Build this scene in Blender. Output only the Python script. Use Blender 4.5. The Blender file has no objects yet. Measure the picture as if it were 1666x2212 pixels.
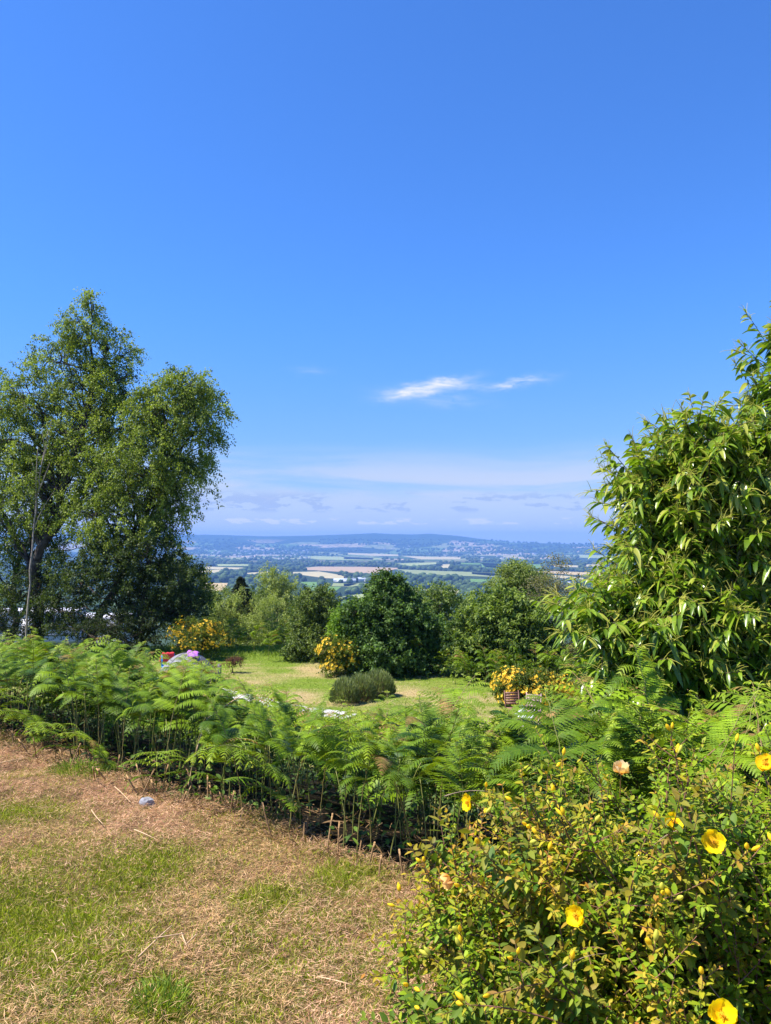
import bpy, math, random
import numpy as np
from mathutils import Vector, Matrix

rng = np.random.default_rng(11)
random.seed(5)
scene = bpy.context.scene
COL = scene.collection
R = math.radians

# ------------------------------------------------------------------ camera maths
EYE = 1.6
FPX = 1661.0                      # focal length in units of a 1666 x 2212 picture
HOR = 1172.0                      # picture height of the true horizon
PITCH = math.atan((HOR - 1106) / FPX)
CP, SP = math.cos(PITCH), math.sin(PITCH)

def ray(u, v):
    """direction through picture point (u, v), scaled to advance 1 m in y"""
    a, b = (u - 833.0) / FPX, (1106.0 - v) / FPX
    y = CP - SP * b
    return a / y, (SP + CP * b) / y

def at(u, v, y):
    x, z = ray(u, v)
    return np.array([x * y, y, EYE + z * y])

def hit(u, v, z):
    x, dz = ray(u, v)
    y = (z - EYE) / dz
    return np.array([x * y, y, z])

# ------------------------------------------------------------------ numpy noise
_perm = rng.random((256, 256))
def vnoise(x, y):
    xi, yi = np.floor(x).astype(int), np.floor(y).astype(int)
    fx, fy = x - xi, y - yi
    fx, fy = fx * fx * (3 - 2 * fx), fy * fy * (3 - 2 * fy)
    g = lambda i, j: _perm[i & 255, j & 255]
    return (g(xi, yi) * (1 - fx) + g(xi + 1, yi) * fx) * (1 - fy) + (g(xi, yi + 1) * (1 - fx) + g(xi + 1, yi + 1) * fx) * fy
def fbm(x, y, o=4):
    x, y = np.asarray(x, float), np.asarray(y, float)
    s, a, t = 0, .5, 0
    for i in range(o):
        s = s + a * vnoise(x + 17.3 * i, y + 5.1 * i); t += a
        x, y, a = x * 2.03, y * 2.03, a * .5
    return s / t
def sstep(a, b, x):
    t = np.clip((np.asarray(x, float) - a) / (b - a), 0, 1)
    return t * t * (3 - 2 * t)

# ------------------------------------------------------------------ terrain
EA = np.array([-3.4, 6.52]); EN = np.array([.62, .785])
VALLEY = -110.0
LOW = -2.92                       # level of the lower lawn
def edge_d(x, y):
    return (np.asarray(x) - EA[0]) * EN[0] + (np.asarray(y) - EA[1]) * EN[1] + .22 * (fbm(np.asarray(x) * .9 + 40, np.asarray(y) * .9, 3) - .5)
def ground_z(x, y):
    x, y = np.asarray(x, float), np.asarray(y, float)
    d = edge_d(x, y)
    s = np.clip(d / 8.5, 0, 1); s = .5 * s + .5 * s * s * (3 - 2 * s)
    z = LOW * s
    near = sstep(14, 8, y) * sstep(1.5, -.2, d)
    z = z + near * (.11 * (fbm(x * .8, y * .8, 3) - .5) + .07 * (fbm(x * 3.1, y * 3.1, 3) - .5))
    z = z + (1 - near) * .12 * (fbm(x * .5, y * .5, 3) - .5)
    far = np.maximum(y - 33, 0)
    return np.maximum(z - .14 * far, VALLEY)
def gz(x, y):
    return float(ground_z(np.array([x]), np.array([y]))[0])

# ------------------------------------------------------------------ materials
def new_mat(name):
    m = bpy.data.materials.new(name); m.use_nodes = True
    nt = m.node_tree
    for n in list(nt.nodes): nt.nodes.remove(n)
    return m, nt, nt.nodes, nt.links
def mat_plain(name, col, rough=.7, spec=.3, noise=.0, scale=8.0, metal=0.0, col2=None, bump=0):
    m, nt, N, L = new_mat(name)
    out = N.new('ShaderNodeOutputMaterial'); b = N.new('ShaderNodeBsdfPrincipled')
    b.inputs['Roughness'].default_value = rough
    b.inputs['Specular IOR Level'].default_value = spec
    b.inputs['Metallic'].default_value = metal
    b.inputs['Base Color'].default_value = (*col, 1)
    if noise or col2:
        tc = N.new('ShaderNodeTexCoord'); nz = N.new('ShaderNodeTexNoise')
        nz.inputs['Scale'].default_value = scale; nz.inputs['Detail'].default_value = 6
        L.new(tc.outputs['Object'], nz.inputs['Vector'])
        r = N.new('ShaderNodeValToRGB')
        c2 = col2 or tuple(c * (1 - noise) for c in col)
        c1 = col if col2 else tuple(min(1, c * (1 + noise)) for c in col)
        r.color_ramp.elements[0].position = .35; r.color_ramp.elements[0].color = (*c2, 1)
        r.color_ramp.elements[1].position = .65; r.color_ramp.elements[1].color = (*c1, 1)
        L.new(nz.outputs['Fac'], r.inputs['Fac']); L.new(r.outputs['Color'], b.inputs['Base Color'])
        if bump:
            bp = N.new('ShaderNodeBump'); bp.inputs['Strength'].default_value = bump
            L.new(nz.outputs['Fac'], bp.inputs['Height']); L.new(bp.outputs['Normal'], b.inputs['Normal'])
    L.new(b.outputs['BSDF'], out.inputs['Surface'])
    return m
def mat_leaf(name, rough=.5, spec=.3, trans=.35, tmul=(1.25, 1.35, .45)):
    """leaf colour comes from the mesh's own 'tint' attribute; light passes through"""
    m, nt, N, L = new_mat(name)
    out = N.new('ShaderNodeOutputMaterial'); b = N.new('ShaderNodeBsdfPrincipled')
    b.inputs['Roughness'].default_value = rough; b.inputs['Specular IOR Level'].default_value = spec
    a = N.new('ShaderNodeAttribute'); a.attribute_name = 'tint'
    L.new(a.outputs['Color'], b.inputs['Base Color'])
    if trans:
        t = N.new('ShaderNodeBsdfTranslucent'); mx = N.new('ShaderNodeMixShader')
        mu = N.new('ShaderNodeMix'); mu.data_type = 'RGBA'; mu.blend_type = 'MULTIPLY'
        mu.inputs[0].default_value = 1; mu.inputs[7].default_value = (*tmul, 1)
        L.new(a.outputs['Color'], mu.inputs[6]); L.new(mu.outputs[2], t.inputs['Color'])
        mx.inputs[0].default_value = trans
        L.new(b.outputs['BSDF'], mx.inputs[1]); L.new(t.outputs['BSDF'], mx.inputs[2])
        L.new(mx.outputs['Shader'], out.inputs['Surface'])
    else:
        L.new(b.outputs['BSDF'], out.inputs['Surface'])
    return m

M_LEAF = mat_leaf('leaf', .55, .25, .38)
M_GLOSS = mat_leaf('glossy_leaf', .29, .5, .34)
M_FERN = mat_leaf('fern_leaf', .5, .22, .28, (1.35, 1.2, .35))
M_GRASS = mat_leaf('grass_blade', .6, .2, .25, (1.15, 1.15, .7))
M_PETAL = mat_leaf('petal', .6, .15, .40, (1.1, 1.08, .5))
M_FAR = mat_leaf('far_foliage', .8, .1, 0)
M_BARK = mat_plain('bark', (.085, .066, .05), .9, .1, .5, 14, bump=.5)
M_BIRCH = mat_plain('birch_bark', (.10, .085, .07), .85, .15, 0, 5, col2=(.035, .03, .026), bump=.3)
M_DEAD = mat_plain('dead_wood', (.33, .28, .23), .85, .15, .3, 9, bump=.3)
M_TWIG = mat_plain('twig', (.20, .10, .06), .75, .2, .35, 30)
M_STALK = mat_plain('fern_stalk', (.18, .20, .045), .6, .3, .0, 9, col2=(.24, .15, .06))
M_STUB = mat_plain('dry_stalk', (.40, .25, .12), .8, .15, 0, 40, col2=(.22, .13, .06))
M_STRAW = mat_plain('straw', (.66, .46, .27), .8, .15, 0, 40, col2=(.50, .33, .18))

# ------------------------------------------------------------------ mesh helpers
def mesh_np(name, verts, quads=None, tris=None, tint=None, mat=None, smooth=False):
    me = bpy.data.meshes.new(name)
    verts = np.asarray(verts, np.float32).reshape(-1, 3)
    nq = 0 if quads is None else len(quads); nt = 0 if tris is None else len(tris)
    me.vertices.add(len(verts)); me.vertices.foreach_set('co', verts.ravel())
    parts, tot, start = [], [], []
    if nq:
        q = np.asarray(quads, np.int32).reshape(-1, 4); parts.append(q.ravel()); tot.append(np.full(nq, 4, np.int32))
    if nt:
        t = np.asarray(tris, np.int32).reshape(-1, 3); parts.append(t.ravel()); tot.append(np.full(nt, 3, np.int32))
    li = np.concatenate(parts); tt = np.concatenate(tot)
    me.loops.add(len(li)); me.loops.foreach_set('vertex_index', li)
    me.polygons.add(len(tt))
    me.polygons.foreach_set('loop_start', np.concatenate([[0], np.cumsum(tt)[:-1]]).astype(np.int32))
    me.polygons.foreach_set('loop_total', tt)
    if smooth: me.polygons.foreach_set('use_smooth', np.ones(len(tt), bool))
    if tint is not None:
        at_ = me.attributes.new('tint', 'FLOAT_COLOR', 'POINT')
        c = np.ones((len(verts), 4), np.float32); c[:, :3] = np.asarray(tint, np.float32).reshape(-1, 3)
        at_.data.foreach_set('color', c.ravel())
    me.update(calc_edges=True)
    if mat: me.materials.append(mat)
    return me

def put(name, me, parent=None, loc=(0, 0, 0), rz=0.0, sc=1.0):
    o = bpy.data.objects.new(name, me); COL.objects.link(o)
    o.location = loc; o.rotation_euler = (0, 0, rz); o.scale = (sc, sc, sc)
    if parent: o.parent = parent
    return o
def tag(o, label=None, cat=None, group=None, kind=None):
    if label: o['label'] = label
    if cat: o['category'] = cat
    if group: o['group'] = group
    if kind: o['kind'] = kind
    return o
def thing(name, label, cat, loc=(0, 0, 0), rz=0.0, group=None):
    o = bpy.data.objects.new(name, None); COL.objects.link(o)
    o.location = loc; o.rotation_euler = (0, 0, rz); o.empty_display_size = .2
    return tag(o, label, cat, group)
def copy_tree(o, parent=None):
    c = o.copy(); COL.objects.link(c)
    if parent: c.parent = parent
    for ch in list(o.children): copy_tree(ch, c)
    return c

def nrm(v):
    v = np.asarray(v, float)
    return v / np.maximum(np.linalg.norm(v, axis=-1, keepdims=True), 1e-9)

class Buf:
    """collects geometry, then builds ONE mesh"""
    def __init__(self): self.v, self.q, self.t, self.c, self.n = [], [], [], [], 0
    def add(self, v, quads=None, tris=None, tint=(1, 1, 1)):
        v = np.asarray(v, float).reshape(-1, 3)
        if quads is not None and len(quads): self.q.append(np.asarray(quads, int).reshape(-1, 4) + self.n)
        if tris is not None and len(tris): self.t.append(np.asarray(tris, int).reshape(-1, 3) + self.n)
        c = np.asarray(tint, float)
        self.c.append(np.broadcast_to(c, (len(v), 3)) if c.ndim == 1 else c.reshape(-1, 3))
        self.v.append(v); self.n += len(v)
    def build(self, name, mat, smooth=False):
        return mesh_np(name, np.concatenate(self.v), np.concatenate(self.q) if self.q else None,
                       np.concatenate(self.t) if self.t else None, np.concatenate(self.c), mat, smooth)
    def tube(self, pts, rad, n=5, tint=(1, 1, 1), cap=True):
        pts = np.asarray(pts, float); k = len(pts)
        rad = np.broadcast_to(np.asarray(rad, float), (k,))
        tg = nrm(np.gradient(pts, axis=0))
        ref = np.array([0, 0, 1.0]) if abs(tg[:, 2]).mean() < .8 else np.array([1.0, 0, 0])
        a = nrm(np.cross(tg, ref)); b = np.cross(tg, a)
        th = np.arange(n) * 2 * math.pi / n
        ring = pts[:, None] + rad[:, None, None] * (np.cos(th)[None, :, None] * a[:, None] + np.sin(th)[None, :, None] * b[:, None])
        i = np.arange(k - 1)[:, None] * n; j = np.arange(n)[None]; j2 = (j + 1) % n
        q = np.stack([i + j, i + j2, i + n + j2, i + n + j], -1).reshape(-1, 4)
        base = self.n
        self.add(ring, q, None, tint)
        if cap:
            c = np.array([pts[-1]]); m = self.n
            self.add(c, None, None, tint)
            self.t.append(np.array([[base + (k - 1) * n + a_, base + (k - 1) * n + (a_ + 1) % n, m] for a_ in range(n)]))
    def box(self, lo, hi, tint=(1, 1, 1), M=None, taper=None):
        lo, hi = np.asarray(lo, float), np.asarray(hi, float)
        v = np.array([[(lo, hi)[i][0], (lo, hi)[j][1], (lo, hi)[k][2]] for k in (0, 1) for j in (0, 1) for i in (0, 1)])
        if taper:
            c = (lo + hi) / 2; v[4:, 0] = c[0] + (v[4:, 0] - c[0]) * taper; v[4:, 1] = c[1] + (v[4:, 1] - c[1]) * taper
        if M is not None: v = v @ np.asarray(M)[:3, :3].T + np.asarray(M)[:3, 3]
        self.add(v, [[0, 2, 3, 1], [4, 5, 7, 6], [0, 1, 5, 4], [1, 3, 7, 5], [3, 2, 6, 7], [2, 0, 4, 6]], None, tint)

# leaf templates: (t along, s across, fold height, droop weight)
T_DIAMOND = (np.array([[0, 0, 0, 0], [.42, .5, .10, .2], [1, 0, 0, 1], [.42, -.5, .10, .2]], float), np.array([[0, 1, 2, 3]]), None)
def lance(ts, ws, fold=.12):
    v, q, t = [[0, 0, 0, 0]], [], []
    for a, w in zip(ts, ws):
        v += [[a, -w, fold * w * 2, a * a], [a, 0, 0, a * a], [a, w, fold * w * 2, a * a]]
    v.append([1, 0, 0, 1])
    t += [[0, 2, 1], [0, 3, 2]]
    for i in range(len(ts) - 1):
        o = 1 + 3 * i; p = o + 3
        q += [[o, o + 1, p + 1, p], [o + 1, o + 2, p + 2, p + 1]]
    o = 1 + 3 * (len(ts) - 1); e = len(v) - 1
    t += [[o, o + 1, e], [o + 1, o + 2, e]]
    return np.array(v, float), np.array(q), np.array(t)
T_OVAL = lance([.2, .5, .8], [.36, .5, .3])
T_CHESTNUT = lance([.12, .3, .5, .7, .87], [.3, .48, .5, .38, .2], .16)

def leaves(buf, c, d, n, ln, wd, tint, tmpl=T_DIAMOND, droop=0.0):
    """many leaves at once: base c, direction d, normal n, length, width, per-leaf tint"""
    tv, tq, tt = tmpl
    c = np.asarray(c, float); d = nrm(d); b = nrm(np.cross(n, d)); n = np.cross(d, b)
    N_, K = len(c), len(tv)
    ln = np.broadcast_to(ln, (N_,))[:, None, None]; wd = np.broadcast_to(wd, (N_,))[:, None, None]
    dr = np.broadcast_to(droop, (N_,))[:, None, None]
    t, s, h, w = (tv[:, i][None, :, None] for i in range(4))
    P = c[:, None] + ln * t * d[:, None] + wd * s * b[:, None] + wd * h * n[:, None]
    P = P + np.array([0, 0, -1.0]) * dr * ln * w
    off = (np.arange(N_) * K)[:, None, None]
    q = None if tq is None else (off + tq[None]).reshape(-1, 4)
    tr = None if tt is None else (off + tt[None]).reshape(-1, 3)
    tint = np.broadcast_to(np.asarray(tint, float), (N_, 3)) if np.ndim(tint) < 2 else tint
    buf.add(P, q, tr, np.repeat(tint, K, axis=0))

def rdir(n, r=None):
    r = r or rng
    return nrm(r.normal(size=(n, 3)))
def bez(a, b, c, k):
    t = np.linspace(0, 1, k)[:, None]
    return (1 - t) ** 2 * a + 2 * t * (1 - t) * b + t * t * c
def mixc(a, b, t):
    t = np.clip(np.asarray(t, float), 0, 1)[:, None]
    return np.asarray(a) * (1 - t) + np.asarray(b) * t
rng = np.random.default_rng(40)
# ------------------------------------------------------------------ camera, sun, sky
cam = bpy.data.cameras.new('camera'); camo = bpy.data.objects.new('camera', cam); COL.objects.link(camo)
camo.location = (0, 0, EYE); camo.rotation_euler = (math.pi / 2 + PITCH, 0, 0)
cam.sensor_fit = 'VERTICAL'; cam.sensor_height = 24; cam.lens = 24 * FPX / 2212
cam.clip_start = .05; cam.clip_end = 60000
scene.camera = camo

SUN_EL = R(58); SUN_AZ = math.atan2(-1.0, -.22)          # azimuth from +Y towards +X
SUN_DIR = Vector((math.cos(SUN_EL) * math.sin(SUN_AZ), math.cos(SUN_EL) * math.cos(SUN_AZ), math.sin(SUN_EL)))
sl = bpy.data.lights.new('sun', 'SUN'); sl.energy = 5.0; sl.angle = R(.5); sl.color = (1, .94, .85)
so = bpy.data.objects.new('sun', sl); COL.objects.link(so)
so.rotation_euler = SUN_DIR.to_track_quat('Z', 'Y').to_euler(); so.location = (0, 0, 60)

world = bpy.data.worlds.new('World'); scene.world = world; world.use_nodes = True
nt = world.node_tree; N, L = nt.nodes, nt.links
for n in list(N): N.remove(n)
def val(v):
    if isinstance(v, (int, float)):
        n = N.new('ShaderNodeValue'); n.outputs[0].default_value = v; return n.outputs[0]
    return v
def mth(op, *a, clamp=False):
    n = N.new('ShaderNodeMath'); n.operation = op; n.use_clamp = clamp
    for i, x in enumerate(a):
        if isinstance(x, (int, float)): n.inputs[i].default_value = x
        else: L.new(x, n.inputs[i])
    return n.outputs[0]
def mix(f, a, b):
    n = N.new('ShaderNodeMix'); n.data_type = 'RGBA'
    for i, x in ((0, f), (6, a), (7, b)):
        if isinstance(x, (int, float)): n.inputs[i].default_value = x
        elif isinstance(x, tuple): n.inputs[i].default_value = (*x, 1)
        else: L.new(x, n.inputs[i])
    return n.outputs[2]
def rng_map(x, a, b, c=0.0, d=1.0, smooth=True):
    n = N.new('ShaderNodeMapRange'); n.interpolation_type = 'SMOOTHSTEP' if smooth else 'LINEAR'
    L.new(x, n.inputs[0])
    for i, q in enumerate((a, b, c, d)): n.inputs[i + 1].default_value = q
    return n.outputs[0]
sky = N.new('ShaderNodeTexSky'); sky.sky_type = 'NISHITA'; sky.sun_disc = False
sky.sun_elevation = SUN_EL; sky.sun_rotation = SUN_AZ
sky.altitude = 150; sky.air_density = 1.15; sky.dust_density = .35; sky.ozone_density = 2.2
tc = N.new('ShaderNodeTexCoord'); sx = N.new('ShaderNodeSeparateXYZ'); L.new(tc.outputs['Generated'], sx.inputs[0])
X, Y, Z = sx.outputs
AZ = mth('ARCTAN2', X, Y); EL = mth('SUBTRACT', mth('ARCSINE', Z), .0145)
cv = N.new('ShaderNodeCombineXYZ'); L.new(X, cv.inputs[0]); L.new(Y, cv.inputs[1]); L.new(mth('MAXIMUM', Z, .012), cv.inputs[2]); L.new(cv.outputs[0], sky.inputs[0])
def nz(ka, ke, off=0.0, detail=5, rough=.55, dist=0.0):
    cb = N.new('ShaderNodeCombineXYZ')
    L.new(mth('MULTIPLY_ADD', AZ, ka, off), cb.inputs[0]); L.new(mth('MULTIPLY', EL, ke), cb.inputs[1]); cb.inputs[2].default_value = off
    t = N.new('ShaderNodeTexNoise'); t.inputs['Scale'].default_value = 1; t.inputs['Detail'].default_value = detail
    t.inputs['Roughness'].default_value = rough; t.inputs['Distortion'].default_value = dist
    L.new(cb.outputs[0], t.inputs['Vector']); return t.outputs[0]
# blue of the clear sky
gain = N.new('ShaderNodeMix'); gain.data_type = 'RGBA'; gain.blend_type = 'MULTIPLY'; gain.inputs[0].default_value = 1
L.new(mix(rng_map(EL, .02, .30), (.50, .68, 1.10), (.41, .83, 1.52)), gain.inputs[7]); L.new(sky.outputs[0], gain.inputs[6])
c = gain.outputs[2]
SKY_K = 6.4      # the background strength below is 0.1
def sc(r, g, b): return (r * SKY_K, g * SKY_K, b * SKY_K)
# high thin veil towards the horizon
veil = mth('MULTIPLY', rng_map(EL, .125, .06), rng_map(EL, .02, .05))
veil = mth('MULTIPLY', veil, rng_map(nz(3.0, 26, 3.1, 6, .6, .6), .32, .68))
c = mix(mth('MULTIPLY', veil, .85), c, sc(.70, .77, .95))
low = mth('MULTIPLY', rng_map(EL, .06, .03), 1.0)
c = mix(mth('MULTIPLY', low, .65), c, sc(.67, .76, .97))
# low far cumulus, grey-blue undersides and small white tops
cn = nz(26, 84, 8.7, 6, .58, .25); cband = mth('MULTIPLY', rng_map(EL, .055, .042), rng_map(EL, .022, .028))
cm = mth('MULTIPLY', rng_map(mth('ADD', cn, mth('MULTIPLY', mth('SUBTRACT', nz(3.2, 7, 21.0, 2), .5), .35)), .535, .585), cband)
c = mix(mth('MULTIPLY', cm, .6), c, sc(.38, .51, .88))
ct = mth('MULTIPLY', rng_map(nz(21, 95, 31.7, 6, .55, .2), .57, .66), mth('MULTIPLY', rng_map(EL, .049, .040), rng_map(EL, .030, .036)))
c = mix(mth('MULTIPLY', ct, .35), c, sc(.62, .70, .95))
bank = mth('MULTIPLY', rng_map(mth('ADD', EL, mth('MULTIPLY', nz(9, 9, 1.7, 5), .012)), .036, .016), rng_map(EL, -.04, -.02))
c = mix(mth('MULTIPLY', bank, .6), c, sc(.60, .71, .97))
wt = mth('MULTIPLY', rng_map(nz(34, 120, 4.4, 5, .55), .53, .60), mth('MULTIPLY', rng_map(EL, .0185, .0145), rng_map(EL, .0085, .0095)))
c = mix(mth('MULTIPLY', wt, .8), c, sc(.88, .91, 1.0))
# two small bright wisps and a faint third
def wisp(a0, e0, sa, se, slope, off, amt, c):
    da = mth('SUBTRACT', AZ, a0); de = mth('SUBTRACT', mth('SUBTRACT', EL, e0), mth('MULTIPLY', da, slope))
    de = mth('ADD', de, mth('MULTIPLY', mth('SUBTRACT', nz(34, 70, off, 6, .62), .5), .022))
    r2 = mth('ADD', mth('POWER', mth('ABSOLUTE', mth('DIVIDE', da, sa)), 2.0), mth('POWER', mth('ABSOLUTE', mth('DIVIDE', de, se)), 2.0))
    m = mth('EXPONENT', mth('MULTIPLY', r2, -1.0))
    m = mth('MULTIPLY', m, rng_map(nz(26, 130, off + 2, 7, .62, .8), .25, .68))
    return mix(mth('MULTIPLY', m, amt, clamp=True), c, sc(.95, .97, 1.0))
c = wisp(.036, .1805, .034, .0070, .16, 2.3, 1.25, c)
c = wisp(.066, .1875, .036, .0062, .16, 6.1, 1.15, c)
c = wisp(.100, .1865, .030, .0046, -.02, 9.7, .32, c)
c = wisp(.172, .1890, .032, .0048, .12, 9.2, .85, c)
c = wisp(.060, .172, .06, .009, -.10, 12.2, .22, c)
c = wisp(-.095, .206, .022, .0045, .0, 15.2, .13, c)
bg = N.new('ShaderNodeBackground'); bg.inputs['Strength'].default_value = .0795
L.new(c, bg.inputs['Color'])
wo = N.new('ShaderNodeOutputWorld'); L.new(bg.outputs[0], wo.inputs['Surface'])

vs = scene.view_settings; vs.view_transform = 'Standard'; vs.look = 'None'; vs.gamma = 1; vs.exposure = 0.95
scene.display_settings.display_device = 'sRGB'
cy = scene.cycles
cy.max_bounces = 7; cy.diffuse_bounces = 2; cy.glossy_bounces = 2; cy.transmission_bounces = 4; cy.volume_bounces = 0
cy.transparent_max_bounces = 8; cy.use_denoising = True; cy.sample_clamp_indirect = 4

# ------------------------------------------------------------------ air
hz = Buf(); hz.box((-9500, -40, VALLEY - 4), (9500, 11700, 150))
m, nt_, N_, L_ = new_mat('haze_air')
o_ = N_.new('ShaderNodeOutputMaterial'); pv = N_.new('ShaderNodeVolumePrincipled')
pv.inputs['Color'].default_value = (.24, .49, 1.0, 1); pv.inputs['Density'].default_value = 1.15e-4
L_.new(pv.outputs[0], o_.inputs['Volume'])
tag(put('haze', hz.build('haze', m)), kind='stuff')

# ------------------------------------------------------------------ near ground
def grid_mesh(name, xs, ys, zf, mat, smooth=True, tintf=None):
    gx, gy = np.meshgrid(xs, ys)
    z = zf(gx, gy)
    v = np.stack([gx, gy, z], -1).reshape(-1, 3)
    nx, ny = len(xs), len(ys)
    i = (np.arange(ny - 1)[:, None] * nx + np.arange(nx - 1)[None]).reshape(-1)
    q = np.stack([i, i + 1, i + nx + 1, i + nx], -1)
    return mesh_np(name, v, q, None, None if tintf is None else tintf(gx, gy).reshape(-1, 3), mat, smooth)

def mat_ground():
    m, nt, N, L = new_mat('ground_soil_and_grass')
    out = N.new('ShaderNodeOutputMaterial'); b = N.new('ShaderNodeBsdfPrincipled')
    b.inputs['Roughness'].default_value = .95; b.inputs['Specular IOR Level'].default_value = .1
    a = N.new('ShaderNodeAttribute'); a.attribute_name = 'tint'
    tc = N.new('ShaderNodeTexCoord'); n = N.new('ShaderNodeTexNoise'); n.inputs['Scale'].default_value = 22; n.inputs['Detail'].default_value = 8
    n.inputs['Roughness'].default_value = .7
    L.new(tc.outputs['Object'], n.inputs['Vector'])
    mr = N.new('ShaderNodeMapRange'); mr.inputs[1].default_value = .3; mr.inputs[2].default_value = .7; mr.inputs[3].default_value = .5; mr.inputs[4].default_value = 1.35
    L.new(n.outputs[0], mr.inputs[0])
    mx = N.new('ShaderNodeMix'); mx.data_type = 'RGBA'; mx.blend_type = 'MULTIPLY'; mx.inputs[0].default_value = 1
    L.new(a.outputs['Color'], mx.inputs[6]); L.new(mr.outputs[0], mx.inputs[7]); L.new(mx.outputs[2], b.inputs['Base Color'])
    bp = N.new('ShaderNodeBump'); bp.inputs['Strength'].default_value = .6; bp.inputs['Distance'].default_value = .03
    L.new(n.outputs[0], bp.inputs['Height']); L.new(bp.outputs['Normal'], b.inputs['Normal'])
    L.new(b.outputs[0], out.inputs['Surface'])
    return m
M_GROUND = mat_ground()

# green areas of the near lawn, as seen: (u, v, radius m, amount)
GREEN = [(40, 1755, .32, .8), (180, 1662, .25, .9), (110, 1850, .4, .5), (290, 1885, .36, .95), (60, 2010, .55, 1.0), (150, 2090, .40, .8), (20, 1930, .4, .7), (230, 2050, .35, .6), (590, 1935, .2, 1.0), (760, 1885, .24, .9),
         (345, 2180, .17, 1.0), (690, 1985, .2, .5), (500, 2040, .3, .4), (250, 1990, .3, .5), (30, 2160, .3, .4), (830, 1990, .22, .5), (620, 2120, .35, .5), (480, 2180, .3, .5)]
GREEN = [(*hit(u, v, 0)[:2], r_, a_) for u, v, r_, a_ in GREEN]
def lawn_green(x, y):
    wx = x + .18 * (fbm(x * 4, y * 4, 3) - .5); wy = y + .18 * (fbm(x * 4 + 9, y * 4 + 9, 3) - .5)
    g = .30 * sstep(.46, .68, fbm(x * 2.2 + 3, y * 2.2, 4)) + .26 * sstep(4.0, 2.5, y) * sstep(.35, .55, fbm(x * 3 + 13, y * 3, 3))
    for cx, cy_, r_, a_ in GREEN:
        g = np.maximum(g, a_ * np.exp(-((wx - cx) ** 2 + (wy - cy_) ** 2) / (r_ * r_)))
    return np.clip(g, 0, 1)
PATH = np.array([hit(215, 1452, LOW)[:2], hit(330, 1462, LOW)[:2], hit(430, 1485, LOW)[:2], hit(500, 1502, LOW)[:2], hit(590, 1522, LOW)[:2], hit(760, 1552, LOW)[:2]])
def path_d(x, y):
    best = np.full(np.shape(x), 1e9)
    for a, b in zip(PATH[:-1], PATH[1:]):
        ab = b - a; t = np.clip(((x - a[0]) * ab[0] + (y - a[1]) * ab[1]) / (ab @ ab), 0, 1)
        best = np.minimum(best, np.hypot(x - a[0] - t * ab[0], y - a[1] - t * ab[1]))
    return best
def clear_green(x, y):
    n1 = fbm(x * .45 + 5, y * .45, 4); n2 = fbm(x * .25, y * 2.4, 4)
    g = sstep(.36, .6, n1) * .6 + sstep(.40, .58, n2) * .45 + .32
    g = g + .8 * sstep(28, 31.5, y + .12 * x + 1.2 * (fbm(x * .6, y * .6, 3) - .5))
    bare = np.zeros(np.shape(x))
    for u, v, r_ in ((680, 1447, .8), (1030, 1510, .9), (960, 1525, .8), (560, 1470, 1.2), (620, 1500, 1.0), (890, 1500, .5)):
        p = hit(u, v, LOW); bare = np.maximum(bare, np.exp(-((x - p[0]) ** 2 + .5 * (y - p[1]) ** 2) / r_ ** 2))
    return np.clip(g - .8 * bare, 0, 1)
def ground_tint(x, y):
    d = edge_d(x, y); g = lawn_green(x, y)
    soil = sstep(.45, .75, fbm(x * 7 + 60, y * 7, 3))[..., None]
    lawn = (np.array([.28, .15, .085]) * (1 - .55 * soil)) * (1 - g[..., None]) + np.array([.085, .10, .015]) * g[..., None]
    shaded_litter = np.array([.016, .012, .007])  # leaf litter with the bracken's deep shade painted in, hence near black
    cg = clear_green(x, y)
    clr = np.array([.38, .29, .13]) * (1 - cg[..., None]) + np.array([.15, .21, .025]) * cg[..., None]
    hill = np.array([.06, .085, .025])
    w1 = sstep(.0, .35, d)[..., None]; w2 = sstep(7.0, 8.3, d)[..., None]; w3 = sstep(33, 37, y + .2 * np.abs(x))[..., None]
    c = lawn * (1 - w1) + shaded_litter * w1
    c = c * (1 - w2) + clr * w2
    return c * (1 - w3) + hill * w3
xs1 = np.concatenate([np.linspace(-60, -7, 50)[:-1], np.linspace(-7, 7, 221)[:-1], np.linspace(7, 60, 50)])
ys1 = np.concatenate([np.linspace(-8, 1.5, 20)[:-1], np.linspace(1.5, 9, 140)[:-1], np.linspace(9, 40, 150)])
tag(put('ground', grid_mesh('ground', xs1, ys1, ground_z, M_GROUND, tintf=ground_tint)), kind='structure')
xs2 = np.linspace(-1400, 1400, 60); ys2 = np.linspace(39.5, 1120, 60)
M_SLOPE = mat_plain('hillside_scrub', (.055, .085, .025), .95, .1, 0, .05, col2=(.03, .05, .016))
tag(put('hillside', grid_mesh('hillside', xs2, ys2, lambda x, y: np.maximum(LOW - .05 - .14 * (y - 33), VALLEY) - .08, M_SLOPE)), kind='structure')

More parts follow.
